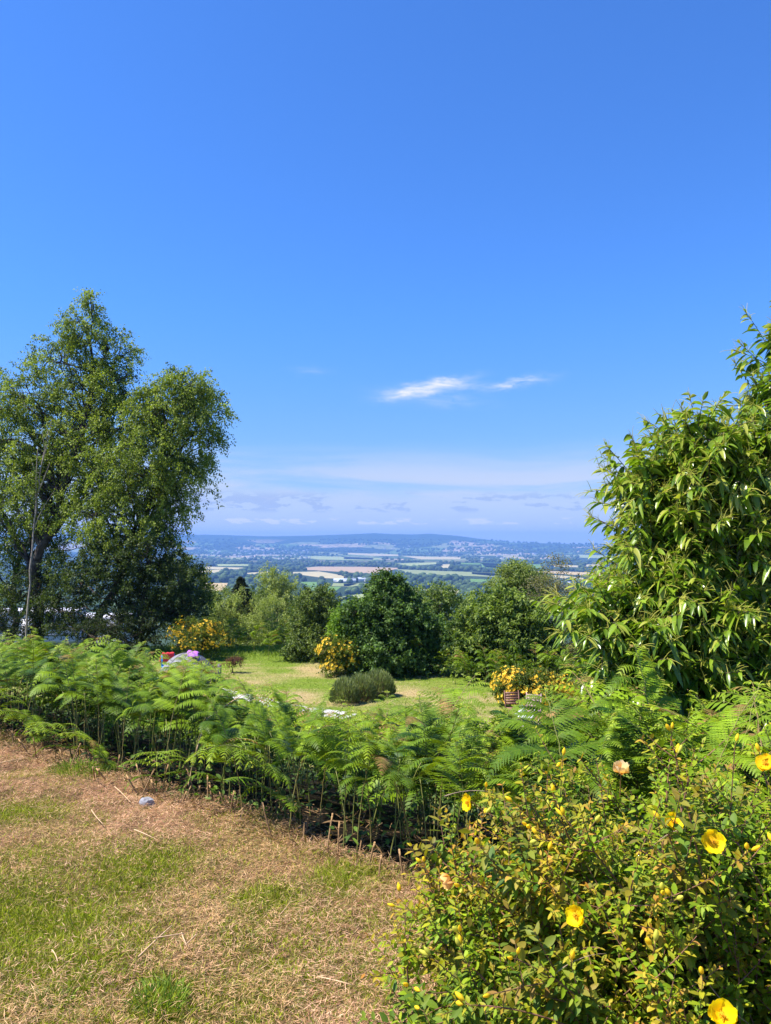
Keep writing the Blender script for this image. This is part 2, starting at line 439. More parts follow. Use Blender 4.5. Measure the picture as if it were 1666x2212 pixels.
# gravel path
def ribbon(name, pts, w, z, mat, n=60):
    t = np.linspace(0, len(pts) - 1, n); px = np.interp(t, range(len(pts)), pts[:, 0]); py = np.interp(t, range(len(pts)), pts[:, 1])
    p = np.stack([px, py], -1); tg = nrm(np.gradient(p, axis=0)); nn = np.stack([-tg[:, 1], tg[:, 0]], -1)
    k = 7; off = np.linspace(-1, 1, k)
    ww = w * (1 + .35 * (fbm(t * 2, t * 0 + 3, 3) - .5))
    g = p[:, None] + nn[:, None] * off[None, :, None] * ww[:, None, None]
    zz = ground_z(g[..., 0], g[..., 1]) + z * (1 - 2.2 * np.abs(off) ** 3)[None]
    v = np.concatenate([g, zz[..., None]], -1).reshape(-1, 3)
    i = (np.arange(n - 1)[:, None] * k + np.arange(k - 1)[None]).reshape(-1)
    return mesh_np(name, v, np.stack([i, i + 1, i + k + 1, i + k], -1), None, None, mat, True)
M_GRAVEL = mat_plain('pale_gravel', (.58, .55, .52), .95, .1, .0, 40, col2=(.36, .34, .32), bump=.6)
tag(put('path', ribbon('path', PATH, .55, .05, M_GRAVEL)), kind='structure')

# ------------------------------------------------------------------ valley floor, fields and far hills
def mat_patchwork(name, near_plain, scale=(1 / 330, 1 / 520), dim=1.0):
    m, nt, N, L = new_mat(name)
    out = N.new('ShaderNodeOutputMaterial'); b = N.new('ShaderNodeBsdfPrincipled')
    b.inputs['Roughness'].default_value = .95; b.inputs['Specular IOR Level'].default_value = .05
    tc = N.new('ShaderNodeTexCoord'); mp = N.new('ShaderNodeMapping'); mp.inputs['Scale'].default_value = (scale[0], scale[1], 0)
    mp.inputs['Rotation'].default_value = (0, 0, .25)
    L.new(tc.outputs['Object'], mp.inputs['Vector'])
    v = N.new('ShaderNodeTexVoronoi'); v.inputs['Scale'].default_value = 1; v.distance = 'CHEBYCHEV'; v.inputs['Randomness'].default_value = .85
    L.new(mp.outputs[0], v.inputs['Vector'])
    s = N.new('ShaderNodeSeparateColor'); L.new(v.outputs['Color'], s.inputs[0])
    r = N.new('ShaderNodeValToRGB'); r.color_ramp.interpolation = 'CONSTANT'
    els = [(0, (.028, .05, .02)), (.34, (.10, .17, .05)), (.46, (.05, .085, .03)), (.56, (.26, .28, .12)), (.68, (.42, .34, .20)), (.80, (.13, .21, .06)), (.9, (.46, .36, .25))]
    els = [(p, tuple(k * dim for k in c_)) for p, c_ in els]
    cr = r.color_ramp
    cr.elements[0].color = (*els[0][1], 1); cr.elements[1].position = els[1][0]; cr.elements[1].color = (*els[1][1], 1)
    for p, c_ in els[2:]:
        e = cr.elements.new(p); e.color = (*c_, 1)
    L.new(s.outputs[0], r.inputs['Fac'])
    # hedges between the fields
    v2 = N.new('ShaderNodeTexVoronoi'); v2.feature = 'DISTANCE_TO_EDGE'; v2.inputs['Randomness'].default_value = .85
    L.new(mp.outputs[0], v2.inputs['Vector'])
    h = N.new('ShaderNodeMapRange'); h.inputs[1].default_value = .02; h.inputs[2].default_value = .05; L.new(v2.outputs['Distance'], h.inputs[0])
    mx = N.new('ShaderNodeMix'); mx.data_type = 'RGBA'; mx.inputs[6].default_value = (.026, .045, .018, 1)
    L.new(h.outputs[0], mx.inputs[0]); L.new(r.outputs['Color'], mx.inputs[7])
    col = mx.outputs[2]
    sp = N.new('ShaderNodeSeparateXYZ'); L.new(tc.outputs['Object'], sp.inputs[0])
    big = N.new('ShaderNodeTexNoise'); big.inputs['Scale'].default_value = .0011; big.inputs['Detail'].default_value = 3; L.new(tc.outputs['Object'], big.inputs['Vector'])
    w = N.new('ShaderNodeMapRange')
    if near_plain:
        L.new(sp.outputs[1], w.inputs[0]); w.inputs[1].default_value = near_plain; w.inputs[2].default_value = near_plain + 900
    else:
        # woods and moor high on the hill
        ad = N.new('ShaderNodeMath'); ad.operation = 'MULTIPLY_ADD'; ad.inputs[1].default_value = 120; L.new(big.outputs[0], ad.inputs[0]); L.new(sp.outputs[2], ad.inputs[2])
        L.new(ad.outputs[0], w.inputs[0]); w.inputs[1].default_value = 115; w.inputs[2].default_value = 60
    mx2 = N.new('ShaderNodeMix'); mx2.data_type = 'RGBA'; mx2.inputs[6].default_value = (.03, .05, .02, 1)
    L.new(w.outputs[0], mx2.inputs[0]); L.new(col, mx2.inputs[7])
    L.new(mx2.outputs[2], b.inputs['Base Color']); L.new(b.outputs[0], out.inputs['Surface'])
    return m
M_VALLEY = mat_patchwork('valley_patchwork', 4300)
M_HILL = mat_patchwork('hill_patchwork', None, (1 / 420, 1 / 480), .85)
tag(put('valley_floor', grid_mesh('valley_floor', np.linspace(-9000, 9000, 30), np.linspace(900, 11200, 30), lambda x, y: 0 * x + VALLEY - .4, M_VALLEY)), kind='structure')
RIDGE_U = [-1500, -200, 380, 480, 572, 650, 728, 770, 810, 850, 890, 926, 984, 1048, 1106, 1193, 1309, 1450, 1700, 2600]
RIDGE_V = [1150, 1154, 1155, 1155.5, 1158.5, 1157.5, 1155.3, 1153.6, 1151.6, 1154, 1154.5, 1152.8, 1157, 1165, 1172, 1174, 1177, 1179, 1180, 1180]
HILL = {}
def on_land(u, v):
    """the point of the valley floor or of the hills seen at (u, v)"""
    j = int(np.argmin(np.abs(HILL['u'] - u))); n = HILL['n']; y, z = HILL['y'][:n, j], HILL['z'][:n, j]
    pv = 1106 - FPX * (((z - EYE) / y * CP - SP) / (CP + SP * (z - EYE) / y)); k = np.maximum.accumulate(-pv)
    if v >= pv[0]: return hit(u, v, VALLEY)
    t = np.interp(-v, k, np.arange(n)); yy = np.interp(t, np.arange(n), y); zz = np.interp(t, np.arange(n), z)
    return np.array([ray(u, v)[0] * yy, yy, zz])
def hill_mesh():
    us = np.concatenate([np.linspace(-300, 300, 40)[:-1], np.linspace(300, 1400, 320)[:-1], np.linspace(1400, 2000, 40)])
    rv = np.interp(us, RIDGE_U, RIDGE_V) + .5 * (fbm(us * .06, us * 0, 4) - .5)
    Rr = np.interp(us, [-1500, 900, 1500, 2600], [10500, 10500, 7800, 7400])
    zr = EYE - (rv - HOR) / FPX * Rr; bf = np.interp(us, [900, 1500], [.70, .80])
    ts = np.concatenate([np.linspace(0, 1, 50), np.linspace(1.04, 1.25, 6)])
    ux = (us - 833) / FPX
    yy = Rr[None] * (bf + (1 - bf) * ts[:, None]); xx = ux[None] * yy
    sh = np.where(ts <= 1, .35 * ts + .65 * ts * ts * (3 - 2 * ts), 1 - (ts - 1) * 1.6)[:, None]
    zz = VALLEY - 2 + (zr[None] - VALLEY + 2) * sh
    zz = zz + 26 * (fbm(xx / 900, yy / 700, 4) - .5) * np.sin(np.clip(ts, 0, 1) * math.pi)[:, None]
    v = np.stack([xx, yy, zz], -1).reshape(-1, 3); nx, ny = len(us), len(ts)
    HILL.update(u=us, x=xx, y=yy, z=zz, n=int((ts <= 1).sum()))
    i = (np.arange(ny - 1)[:, None] * nx + np.arange(nx - 1)[None]).reshape(-1)
    return mesh_np('hills', v, np.stack([i, i + 1, i + nx + 1, i + nx], -1), None, None, M_HILL, True)
tag(put('hills', hill_mesh()), kind='structure')

def S3(l, ox, oy, k=3.622): return [((x / k + ox) * .8641, (y / k + oy) * .8641) for x, y in l]
Z3 = lambda *l: S3(l, 440, 1320); Z4 = lambda *l: S3(l, 860, 1320); Z5 = lambda *l: S3(l, 1180, 1360, 4.384)
TAN, CREAM, PINK, GRN, PALE, OLIVE = (.47, .35, .17), (.44, .38, .21), (.40, .29, .18), (.13, .23, .05), (.30, .34, .14), (.24, .27, .11)
FIELDS = [(Z3((240, 500), (470, 500), (430, 575), (200, 590)), TAN), (Z3((140, 392), (400, 376), (432, 386), (300, 418), (160, 412)), CREAM),
 (Z3((262, 350), (620, 360), (560, 374), (270, 374)), CREAM), (Z3((372, 328), (640, 328), (702, 343), (382, 345)), PALE),
 (Z3((590, 412), (830, 394), (990, 398), (700, 420)), CREAM), (Z3((985, 402), (1300, 394), (1500, 428), (1582, 466), (1350, 455), (1150, 428)), CREAM),
 (Z3((1165, 360), (1290, 350), (1666, 352), (2040, 362), (1900, 395), (1800, 412), (1640, 408), (1250, 383), (1180, 383)), PINK),
 (Z3((1100, 488), (1310, 490), (1290, 525), (1130, 523)), GRN), (Z3((1140, 530), (1500, 533), (1440, 578), (1160, 588)), GRN),
 (Z3((1425, 500), (1650, 504), (1560, 530), (1410, 528)), OLIVE), (Z3((1440, 635), (1666, 598), (1830, 620), (1690, 680), (1500, 684)), PALE),
 (Z3((1090, 262), (1270, 253), (1666, 268), (1900, 275), (1760, 293), (1300, 287)), PALE), (Z3((70, 255), (190, 257), (180, 270), (60, 270)), GRN),
 (Z4((495, 553), (1075, 568), (1040, 610), (700, 606), (560, 625)), CREAM), (Z4((470, 374), (760, 385), (1390, 408), (1390, 445), (900, 428), (560, 412)), OLIVE),
 (Z4((1140, 462), (1390, 466), (1390, 494), (1150, 490)), GRN), (Z4((460, 322), (830, 310), (850, 326), (600, 345)), PALE),
 (Z4((1240, 316), (1470, 322), (1455, 340), (1262, 338)), CREAM), (Z4((1262, 339), (1455, 341), (1440, 366), (1290, 364)), GRN),
 (Z4((880, 330), (972, 328), (958, 362), (885, 362)), CREAM), (Z4((1050, 315), (1240, 320), (1230, 332), (1060, 328)), GRN),
 (Z4((20, 228), (490, 240), (495, 255), (250, 252), (30, 238)), CREAM), (Z4((510, 252), (860, 262), (1060, 270), (1050, 284), (700, 284)), CREAM),
 (Z4((0, 262), (270, 268), (262, 288), (0, 282)), PALE), (Z4((0, 440), (62, 466), (0, 470)), CREAM), (Z4((0, 505), (180, 500), (240, 512), (40, 535), (0, 532)), OLIVE),
 (Z4((140, 640), (-40, 690), (-40, 640), (60, 610)), PALE),
 (Z5((600, 296), (1000, 302), (1590, 325), (1590, 360), (1240, 345), (850, 322), (680, 312)), TAN), (Z5((830, 345), (960, 342), (1290, 382), (1180, 392), (900, 368)), CREAM),
 (Z5((440, 235), (560, 222), (760, 224), (780, 262), (600, 268)), GRN), (Z5((100, 205), (362, 210), (345, 268), (110, 255)), GRN), (Z5((1250, 225), (1410, 225), (1400, 250), (1240, 248)), CREAM),
 (Z5((1460, 245), (1580, 250), (1580, 280), (1470, 270)), PALE), (Z5((870, 225), (1190, 238), (1180, 256), (900, 250)), CREAM), (Z5((0, 310), (290, 322), (270, 356), (0, 330)), CREAM),
 (Z5((1160, 120), (1560, 130), (1560, 160), (1180, 150)), PALE)]
FIELD_MATS = {}
for poly, colr in FIELDS:
    if colr not in FIELD_MATS:
        FIELD_MATS[colr] = mat_plain('field_crop', colr, .95, .05, 0, .035, col2=tuple(k * .82 for k in colr))
    P = np.array([on_land(u, v) for u, v in poly]); P[:, 2] += .5 + 4 * (P[:, 2] > VALLEY + .1)
    cen = P.mean(0)
    b_ = Buf(); k = len(P); b_.add(np.vstack([P, cen]), None, [[i, (i + 1) % k, k] for i in range(k)])
    tag(put('field', b_.build('field', FIELD_MATS[colr])), kind='structure')

import bmesh
def ico(level):
    bm = bmesh.new(); bmesh.ops.create_icosphere(bm, subdivisions=level, radius=1.0)
    v = np.array([x.co[:] for x in bm.verts]); f = np.array([[y.index for y in x.verts] for x in bm.faces]); bm.free()
    return v, f
ICO2, ICO3 = ico(2), ico(3)
def in_fields(u, v):
    m = np.zeros(len(u), bool)
    for poly, _ in FIELDS:
        p = np.array(poly); ins = np.zeros(len(u), bool); j = len(p) - 1
        for i in range(len(p)):
            c_ = ((p[i, 1] > v) != (p[j, 1] > v)) & (u < (p[j, 0] - p[i, 0]) * (v - p[i, 1]) / (p[j, 1] - p[i, 1] + 1e-12) + p[i, 0])
            ins ^= c_; j = i
        m |= ins
    return m
def crown(seed, base, lob=.34):
    r_ = np.random.default_rng(seed); v, f = base; d = np.ones(len(v))
    for _ in range(9):
        k = nrm(r_.normal(size=3)); d += lob * np.exp(-((1 - v @ k) / .22)) * r_.uniform(.4, 1)
    d *= 1 + .09 * r_.normal(size=len(v))
    p = v * d[:, None]; p[:, 2] = np.maximum(p[:, 2], -.75)
    return p, f
DARKW, LITEW = np.array([.022, .042, .016]), np.array([.075, .115, .035])
def scatter(n, v0, v1, u0=-150, u1=1850):
    n = int(n * 1.85)
    u = rng.uniform(u0, u1, n); v = rng.uniform(v0, v1, n)
    base_v = v
    keep = ~in_fields(u, v) & ~in_fields(u, v - 3) & ~in_fields(u, v - 6)
    u, v = u[keep], v[keep]
    x, dz = ray(u, v); y = (VALLEY - EYE) / dz
    return u, v, x * y, y
far_meshes = []
for s in range(10):
    p, f = crown(100 + s, ICO3, .4)
    sh = rng.random(3); base = DARKW + (LITEW - DARKW) * (.1 + .8 * s / 9)
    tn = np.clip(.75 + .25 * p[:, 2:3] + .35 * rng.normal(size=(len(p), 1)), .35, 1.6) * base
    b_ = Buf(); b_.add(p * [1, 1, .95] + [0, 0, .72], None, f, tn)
    b_.tube([(0, 0, -.1), (0, 0, .5)], [.10, .08], 5, (.05, .04, .03))
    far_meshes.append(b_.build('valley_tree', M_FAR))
u, v, x, y = scatter(1900, 1248, 1345)
order = np.argsort(y); u, v, x, y = u[order], v[order], x[order], y[order]
vis = (v < 1296) & (u > 405) & (u < 1325)
idx = np.where(vis)[0]
idx = idx[np.sort(rng.permutation(len(idx))[:290])] if len(idx) > 290 else idx
for i in idx:
    t = put('valley_tree', far_meshes[rng.integers(10)], None, (x[i], y[i], VALLEY), rng.uniform(0, 6.3), rng.uniform(5.0, 8.5))
    tag(t, 'round dark green tree in the woods and hedgerows of the valley', 'tree', 'trees in the valley woods')
rest = np.setdiff1d(np.arange(len(u)), idx)
wb = Buf()
def add_wood(x, y, rmin, rmax, z=None):
    for a, b2, c2 in zip(x, y, np.full(len(x), VALLEY) if z is None else z):
        p, f = WOODS[rng.integers(12)]
        r_ = rng.uniform(rmin, rmax); base = DARKW + (LITEW - DARKW) * rng.random() ** 1.4
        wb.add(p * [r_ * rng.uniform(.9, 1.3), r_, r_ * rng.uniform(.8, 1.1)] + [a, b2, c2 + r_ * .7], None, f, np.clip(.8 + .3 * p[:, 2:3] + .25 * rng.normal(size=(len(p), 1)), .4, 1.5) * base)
WOODS = [crown(300 + s, ICO2, .4) for s in range(12)]
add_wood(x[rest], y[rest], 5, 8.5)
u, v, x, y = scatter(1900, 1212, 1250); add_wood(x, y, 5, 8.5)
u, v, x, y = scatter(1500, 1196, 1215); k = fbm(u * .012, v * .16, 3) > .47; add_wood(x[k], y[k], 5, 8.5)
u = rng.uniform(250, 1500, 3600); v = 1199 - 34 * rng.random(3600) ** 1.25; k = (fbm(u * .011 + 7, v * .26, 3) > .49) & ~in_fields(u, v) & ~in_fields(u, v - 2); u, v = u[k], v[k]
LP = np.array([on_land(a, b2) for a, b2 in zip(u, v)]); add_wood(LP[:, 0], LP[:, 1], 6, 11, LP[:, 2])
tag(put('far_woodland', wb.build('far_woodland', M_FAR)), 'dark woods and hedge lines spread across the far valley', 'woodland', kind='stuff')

# houses of the towns, farm sheds
M_WALL = mat_plain('white_render', (.60, .58, .54), .8, .2); M_SLATE = mat_plain('slate_roof', (.13, .14, .17), .6, .3); M_SHED = mat_plain('shed_roof', (.40, .44, .50), .6, .3)
def house_mesh(w, d, h, rf, mats):
    b_ = Buf(); b_.box((-w / 2, -d / 2, 0), (w / 2, d / 2, h)); nq = 6
    v = [(-w / 2 - .3, -d / 2 - .3, h), (w / 2 + .3, -d / 2 - .3, h), (w / 2 + .3, d / 2 + .3, h), (-w / 2 - .3, d / 2 + .3, h), (-w / 2 - .3, 0, h + rf), (w / 2 + .3, 0, h + rf)]
    b_.add(np.array(v) + [0, 0, .02], [[0, 1, 5, 4], [2, 3, 4, 5]], [[1, 2, 5], [3, 0, 4]])
    me = b_.build('house', mats[0]); me.materials.append(mats[1])
    mi = [0] * 6 + [1, 1] + [0, 0]
    me.polygons.foreach_set('material_index', mi)
    return me
HOUSES = [house_mesh(13, 9, 6.5, 4, (M_WALL, M_SLATE)), house_mesh(10, 8, 5.5, 4.5, (M_WALL, M_SLATE)), house_mesh(22, 10, 6, 3.5, (M_WALL, M_SLATE))]
def village(n, u0, u1, v0, v1, lab, grp):
    for _ in range(n):
        u_, v_ = rng.uniform(u0, u1), rng.uniform(v0, v1)
        p = on_land(u_, v_); p[2] += 1.5
        tag(put('house', HOUSES[rng.integers(3)], None, p, rng.uniform(-.6, .6), rng.uniform(.9, 1.4)), lab, 'house', grp)
village(26, 395, 486, 1187, 1204, 'white house among trees on the left side of the distant town', 'houses on the left side of the distant town')
village(60, 500, 680, 1188, 1210, 'white slate roofed house in the dense middle of the distant town', 'houses in the middle of the distant town')
village(14, 815, 915, 1178, 1189, 'tiny pale house in the village at the foot of the far hills', 'houses of the village under the hills')
village(9, 1300 * .8641, 1400 * .8641, 1196, 1206, 'white farm house in trees on the right of the valley', 'farm houses on the right of the valley')
village(8, 960, 1110, 1197, 1210, 'pale farm house beside the wheat strips in mid valley', 'farm houses in mid valley')
sp = Buf(); sp.box((-4, -4, 0), (4, 4, 22)); sp.box((-4.3, -4.3, 22.01), (4.3, 4.3, 50), taper=.04)
p = hit(570, 1199, VALLEY)
tag(put('church_spire', sp.build('church_spire', mat_plain('spire_stone', (.35, .33, .33), .8)), None, p), 'slim pointed grey church spire above the distant town roofs', 'church spire')
def shed(u_, v_, w, d, h, lab, roofm, rz=0):
    p = hit(u_, v_, VALLEY); r_ = thing('farm_shed', lab, 'farm shed', p, rz)
    b_ = Buf(); b_.box((-w / 2, -d / 2, 0), (w / 2, d / 2, h)); put('wall', b_.build('wall', M_WALL), r_)
    b_ = Buf(); v = np.array([(-w / 2 - .5, -d / 2 - .5, h), (w / 2 + .5, -d / 2 - .5, h), (w / 2 + .5, d / 2 + .5, h), (-w / 2 - .5, d / 2 + .5, h), (-w / 2 - .5, 0, h + d * .22), (w / 2 + .5, 0, h + d * .22)]) + [0, 0, .05]
    b_.add(v, [[0, 1, 5, 4], [2, 3, 4, 5]], [[1, 2, 5], [3, 0, 4]]); put('roof', b_.build('roof', roofm), r_)
shed(745, 1258, 62, 24, 6, 'long low farm shed with pale blue roof on the left of its group', M_SHED, .05)
shed(778, 1255, 44, 22, 6, 'long white farm shed with bright pale roof beside the cream field', M_SHED, -.1)
shed(806, 1257, 48, 20, 5, 'dark roofed farm shed at the right of the white sheds', M_SLATE, .1)
shed(893, 1312, 22, 12, 4.5, 'small pale roofed shed seen just above the dark oak', M_SHED, .15)
shed(1146, 1253, 30, 16, 5, 'white shed roof peeping out behind the pale birch on the right', M_SHED, -.2)
shed(1225, 1262, 34, 14, 4, 'low white shed between dark woods on the right of the valley', M_SHED, .1)
rng = np.random.default_rng(41)
# ------------------------------------------------------------------ trees and shrubs of the clearing
YO = 0.0          # extra depth of the group being built
def att(u, v, y): return at(u, v, y + YO)
def pblob(u, v, y, ru, rv, ry, n):
    """a clump of the crown: picture centre, depth, half sizes (picture units, metres in depth), number of leaf sprays"""
    y = y + YO; c = at(u, v, y); k = y / FPX
    return c, np.array([ru * k, ry, rv * k]), n

def tree(name, label, cat, base, trunk_top, r0, blobs, leaf, width, c_dark, c_lite, per=55, spray=.55, droop=.4, limbs=4, bark=None, lmat=None,
         tmpl=T_DIAMOND, shell=.45, group=None, up=.5, extra=None, var=.25, twig_r=.004, crown_name='crown', jag=1.0, lean=0.0, seedtop=True):
    base = np.asarray(base, float); top = np.asarray(trunk_top, float)
    root = thing(name, label, cat, base, 0, group)
    wood = Buf(); crown_ = Buf()
    H = np.linalg.norm(top - base)
    k = 14; t = np.linspace(0, 1, k)
    tp = base + (top - base) * t[:, None]
    wob = np.cumsum(rng.normal(size=(k, 3)) * [1, 1, 0], 0) * .018 * H
    wob -= t[:, None] * wob[-1]; tp = tp + wob
    tr = r0 * (1 - .85 * t); tr[0] *= 1.35
    wood.tube(tp - base, tr, 8)
    hubs = [tp]; hubr = [tr]
    sprays, sdir = [], []
    for c, rad, n in blobs:
        lp = []
        for q in range(max(1, min(limbs, n // 12 + 1))):
            end = c + rdir(1)[0] * rad * rng.uniform(.1, .6)
            zlim = end[2] - .25 * np.linalg.norm((end - tp.mean(0))[:2])
            ok = np.where(tp[:, 2] < zlim)[0]
            j = ok[-1] if len(ok) else 1
            j = max(1, min(k - 2, j - rng.integers(0, 3)))
            s = tp[j]; m = (s + end) / 2 + np.array([0, 0, .12 * np.linalg.norm(end - s)]) + rdir(1)[0] * .06 * np.linalg.norm(end - s)
            P = bez(s, m, end, 9); P[1:-1] += rng.normal(size=(7, 3)) * .02 * np.linalg.norm(end - s)
            wood.tube(P - base, np.linspace(tr[j] * .55, max(.006, r0 * .08), 9), 5)
            lp.append(P)
        lp = np.concatenate(lp)
        d = rdir(n); rr = (shell + (1.04 - shell) * rng.random(n) ** .6)
        rr *= 1 + jag * .22 * (fbm(d[:, 0] * 2.1 + c[0], d[:, 2] * 2.1 + d[:, 1] * 1.7, 3) - .5) * 2
        p = c + d * rr[:, None] * rad
        near = np.argmin(((p[:, None] - lp[None]) ** 2).sum(-1), 1)
        for a in range(n):
            s = lp[near[a]]; m = (s + p[a]) / 2 + np.array([0, 0, .08 * np.linalg.norm(p[a] - s)])
            wood.tube(bez(s, m, p[a], 4) - base, np.linspace(max(.005, r0 * .07), twig_r, 4), 3, cap=False)
        sprays.append(p); sdir.append(nrm(d + rng.normal(size=(n, 3)) * .4))
    P = np.concatenate(sprays); D = np.concatenate(sdir); n = len(P)
    tw = 4                                                     # twigs in a spray
    td = nrm(np.repeat(D, tw, 0) * .6 + rdir(n * tw) * .75 + np.array([0, 0, up - droop]))
    m = per // tw
    tt = rng.random((n * tw, m)) ** .8
    sp = spray * rng.uniform(.6, 1.25, (n * tw, 1))
    pos = np.repeat(P, tw, 0)[:, None] + td[:, None] * (tt * sp)[..., None] + np.array([0, 0, -1.0]) * (droop * .55 * sp * tt ** 2)[..., None]
    pos = pos.reshape(-1, 3) + rng.normal(size=(n * tw * m, 3)) * spray * .09
    pos[:, 2] = np.maximum(pos[:, 2], ground_z(pos[:, 0], pos[:, 1]) + .02)
    q = len(pos)
    ld = nrm(np.repeat(td, m, 0) * .45 + rdir(q) + np.array([0, 0, -droop]))
    ln = nrm(rdir(q) * .75 + np.array([0, 0, .8]))
    tone = np.repeat(rng.normal(size=n), tw * m) * var + rng.normal(size=q) * var * .9 + .5
    leaves(crown_, pos - base, ld, ln, leaf * rng.uniform(.7, 1.25, q), width * rng.uniform(.75, 1.2, q), mixc(c_dark, c_lite, tone), tmpl, droop=.15)
    put('trunk', wood.build('trunk', bark or M_BARK, True), root)
    put(crown_name, crown_.build(crown_name, lmat or M_LEAF), root)
    if extra: extra(root, base, P, D)
    return root

def gnd(u, y, off=0.0):
    y = y + YO
    x = (u - 833) / FPX * y
    return np.array([x, y, gz(x, y) + off])

G_BIRCH = ((.05, .09, .013), (.34, .41, .065))
YO = 4.0
# the tall birch at the left and its neighbours
tree('birch_tree', 'tallest birch on the left with a pointed top against the sky', 'tree', gnd(95, 30), att(185, 700, 30), .26, [
    pblob(200, 645, 30, 12, 30, .35, 12), pblob(178, 705, 30, 48, 48, .8, 34), pblob(225, 760, 30, 68, 55, 1.1, 60), pblob(130, 775, 30, 60, 60, 1.1, 53), pblob(70, 850, 30, 78, 60, 1.4, 68),
    pblob(195, 850, 30, 90, 70, 1.6, 111), pblob(255, 830, 29.6, 50, 48, 1.0, 44), pblob(40, 960, 29.6, 80, 60, 1.5, 51), pblob(180, 950, 29.4, 92, 70, 1.7, 103), pblob(130, 1060, 29.3, 110, 80, 1.7, 90), pblob(30, 1100, 29.6, 90, 80, 1.5, 68),
    pblob(265, 930, 29.6, 60, 60, 1.2, 60), pblob(0, 870, 30, 60, 60, 1.3, 48), pblob(-60, 950, 30, 70, 80, 1.4, 43), pblob(100, 960, 29.6, 66, 56, 1.3, 48), pblob(60, 1030, 29.3, 60, 50, 1.2, 37), pblob(200, 1040, 29.3, 80, 60, 1.4, 55)],
    .085, .062, *G_BIRCH, per=104, spray=.62, droop=.62, bark=M_BIRCH, limbs=5, shell=.3, up=.35)
tree('birch_tree', 'broad leaning birch whose crown hangs out to the right over the view', 'tree', gnd(205, 29), att(400, 850, 28.5), .20, [
    pblob(400, 830, 28.5, 62, 50, 1.1, 53), pblob(440, 880, 28.5, 66, 60, 1.1, 65), pblob(365, 900, 28.4, 70, 70, 1.3, 77), pblob(430, 960, 28.5, 52, 55, 1.0, 41), pblob(330, 980, 28.2, 85, 70, 1.5, 94),
    pblob(405, 1020, 28.4, 68, 62, 1.1, 53), pblob(300, 1060, 28, 85, 70, 1.5, 81), pblob(380, 1075, 28.3, 48, 42, .9, 29), pblob(290, 1140, 28, 90, 60, 1.4, 68), pblob(360, 1130, 28.3, 34, 40, .7, 20), pblob(312, 895, 28.4, 46, 50, 1.1, 44), pblob(250, 1010, 28.2, 60, 60, 1.2, 51), pblob(215, 1110, 28, 70, 60, 1.2, 56), pblob(335, 850, 28.5, 26, 34, .8, 18)],
    .085, .062, *G_BIRCH, per=104, spray=.62, droop=.7, bark=M_BIRCH, limbs=5, shell=.3, up=.3)
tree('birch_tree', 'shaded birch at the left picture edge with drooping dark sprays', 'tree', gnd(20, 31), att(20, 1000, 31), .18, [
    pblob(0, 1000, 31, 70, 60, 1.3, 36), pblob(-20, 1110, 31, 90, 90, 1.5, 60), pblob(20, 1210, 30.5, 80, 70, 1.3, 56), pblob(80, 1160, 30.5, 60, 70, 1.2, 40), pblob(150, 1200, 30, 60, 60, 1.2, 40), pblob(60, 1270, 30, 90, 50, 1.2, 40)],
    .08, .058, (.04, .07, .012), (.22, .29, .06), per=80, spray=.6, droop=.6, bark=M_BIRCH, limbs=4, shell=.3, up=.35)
tree('hazel_tree', 'dark dense spreading tree filling the gap below the leaning birch', 'tree', gnd(300, 27.5), att(330, 1200, 27.5), .16, [
    pblob(330, 1200, 27.5, 75, 60, 1.3, 80), pblob(260, 1230, 27.3, 80, 70, 1.3, 85), pblob(380, 1270, 27.5, 66, 70, 1.2, 90), pblob(300, 1310, 27.2, 85, 60, 1.2, 80), pblob(180, 1240, 27.6, 85, 70, 1.3, 62), pblob(405, 1320, 27.5, 44, 55, .9, 45), pblob(140, 1310, 28, 70, 34, 1.0, 24)],
    .09, .065, (.022, .040, .012), (.10, .14, .035), per=90, spray=.5, droop=.35, limbs=4, shell=.25)
tree('young_maple', 'yellow green sunlit treetop rising behind the dark spreading tree', 'tree', gnd(385, 33), att(395, 1230, 33), .10, [
    pblob(382, 1225, 33, 28, 34, .8, 34), pblob(408, 1262, 33, 36, 40, .9, 44), pblob(432, 1310, 33, 30, 50, .9, 40)],
    .10, .075, (.07, .11, .016), (.30, .33, .05), per=70, spray=.5, droop=.2, limbs=3, shell=.3)
# bare dead tree
def dead_tree():
    base = gnd(62, 28); r_ = thing('dead_tree', 'bare silvery dead tree trunk standing among the birches', 'tree', base)
    b = Buf()
    main = np.array([base, att(66, 1240, 28), att(72, 1140, 28), att(84, 1050, 27.9), att(92, 990, 27.9), att(104, 930, 27.8), att(98, 945, 27.8)])
    t = np.linspace(0, 1, 24); tt = np.linspace(0, 1, 6)
    P = np.stack([np.interp(t, tt, main[:6, i]) for i in range(3)], -1); P[1:-1] += rng.normal(size=(22, 3)) * .02
    b.tube(P - base, np.linspace(.05, .010, 24), 8)
    put('trunk', b.build('trunk', M_DEAD, True), r_)
    b = Buf()
    for s, e, w in ((11, (82, 965), .05), (13, (108, 1000), .04), (16, (78, 1020), .03), (18, (112, 905), .025), (20, (90, 925), .02), (9, (118, 1060), .03), (14, (70, 1000), .02)):
        E = att(*e, 27.8); S_ = P[s]; m = (S_ + E) / 2 + rng.normal(size=3) * .08
        b.tube(bez(S_, m, E, 8) - base, np.linspace(w, .006, 8), 5)
    put('branch', b.build('branch', M_DEAD, True), r_)
dead_tree()
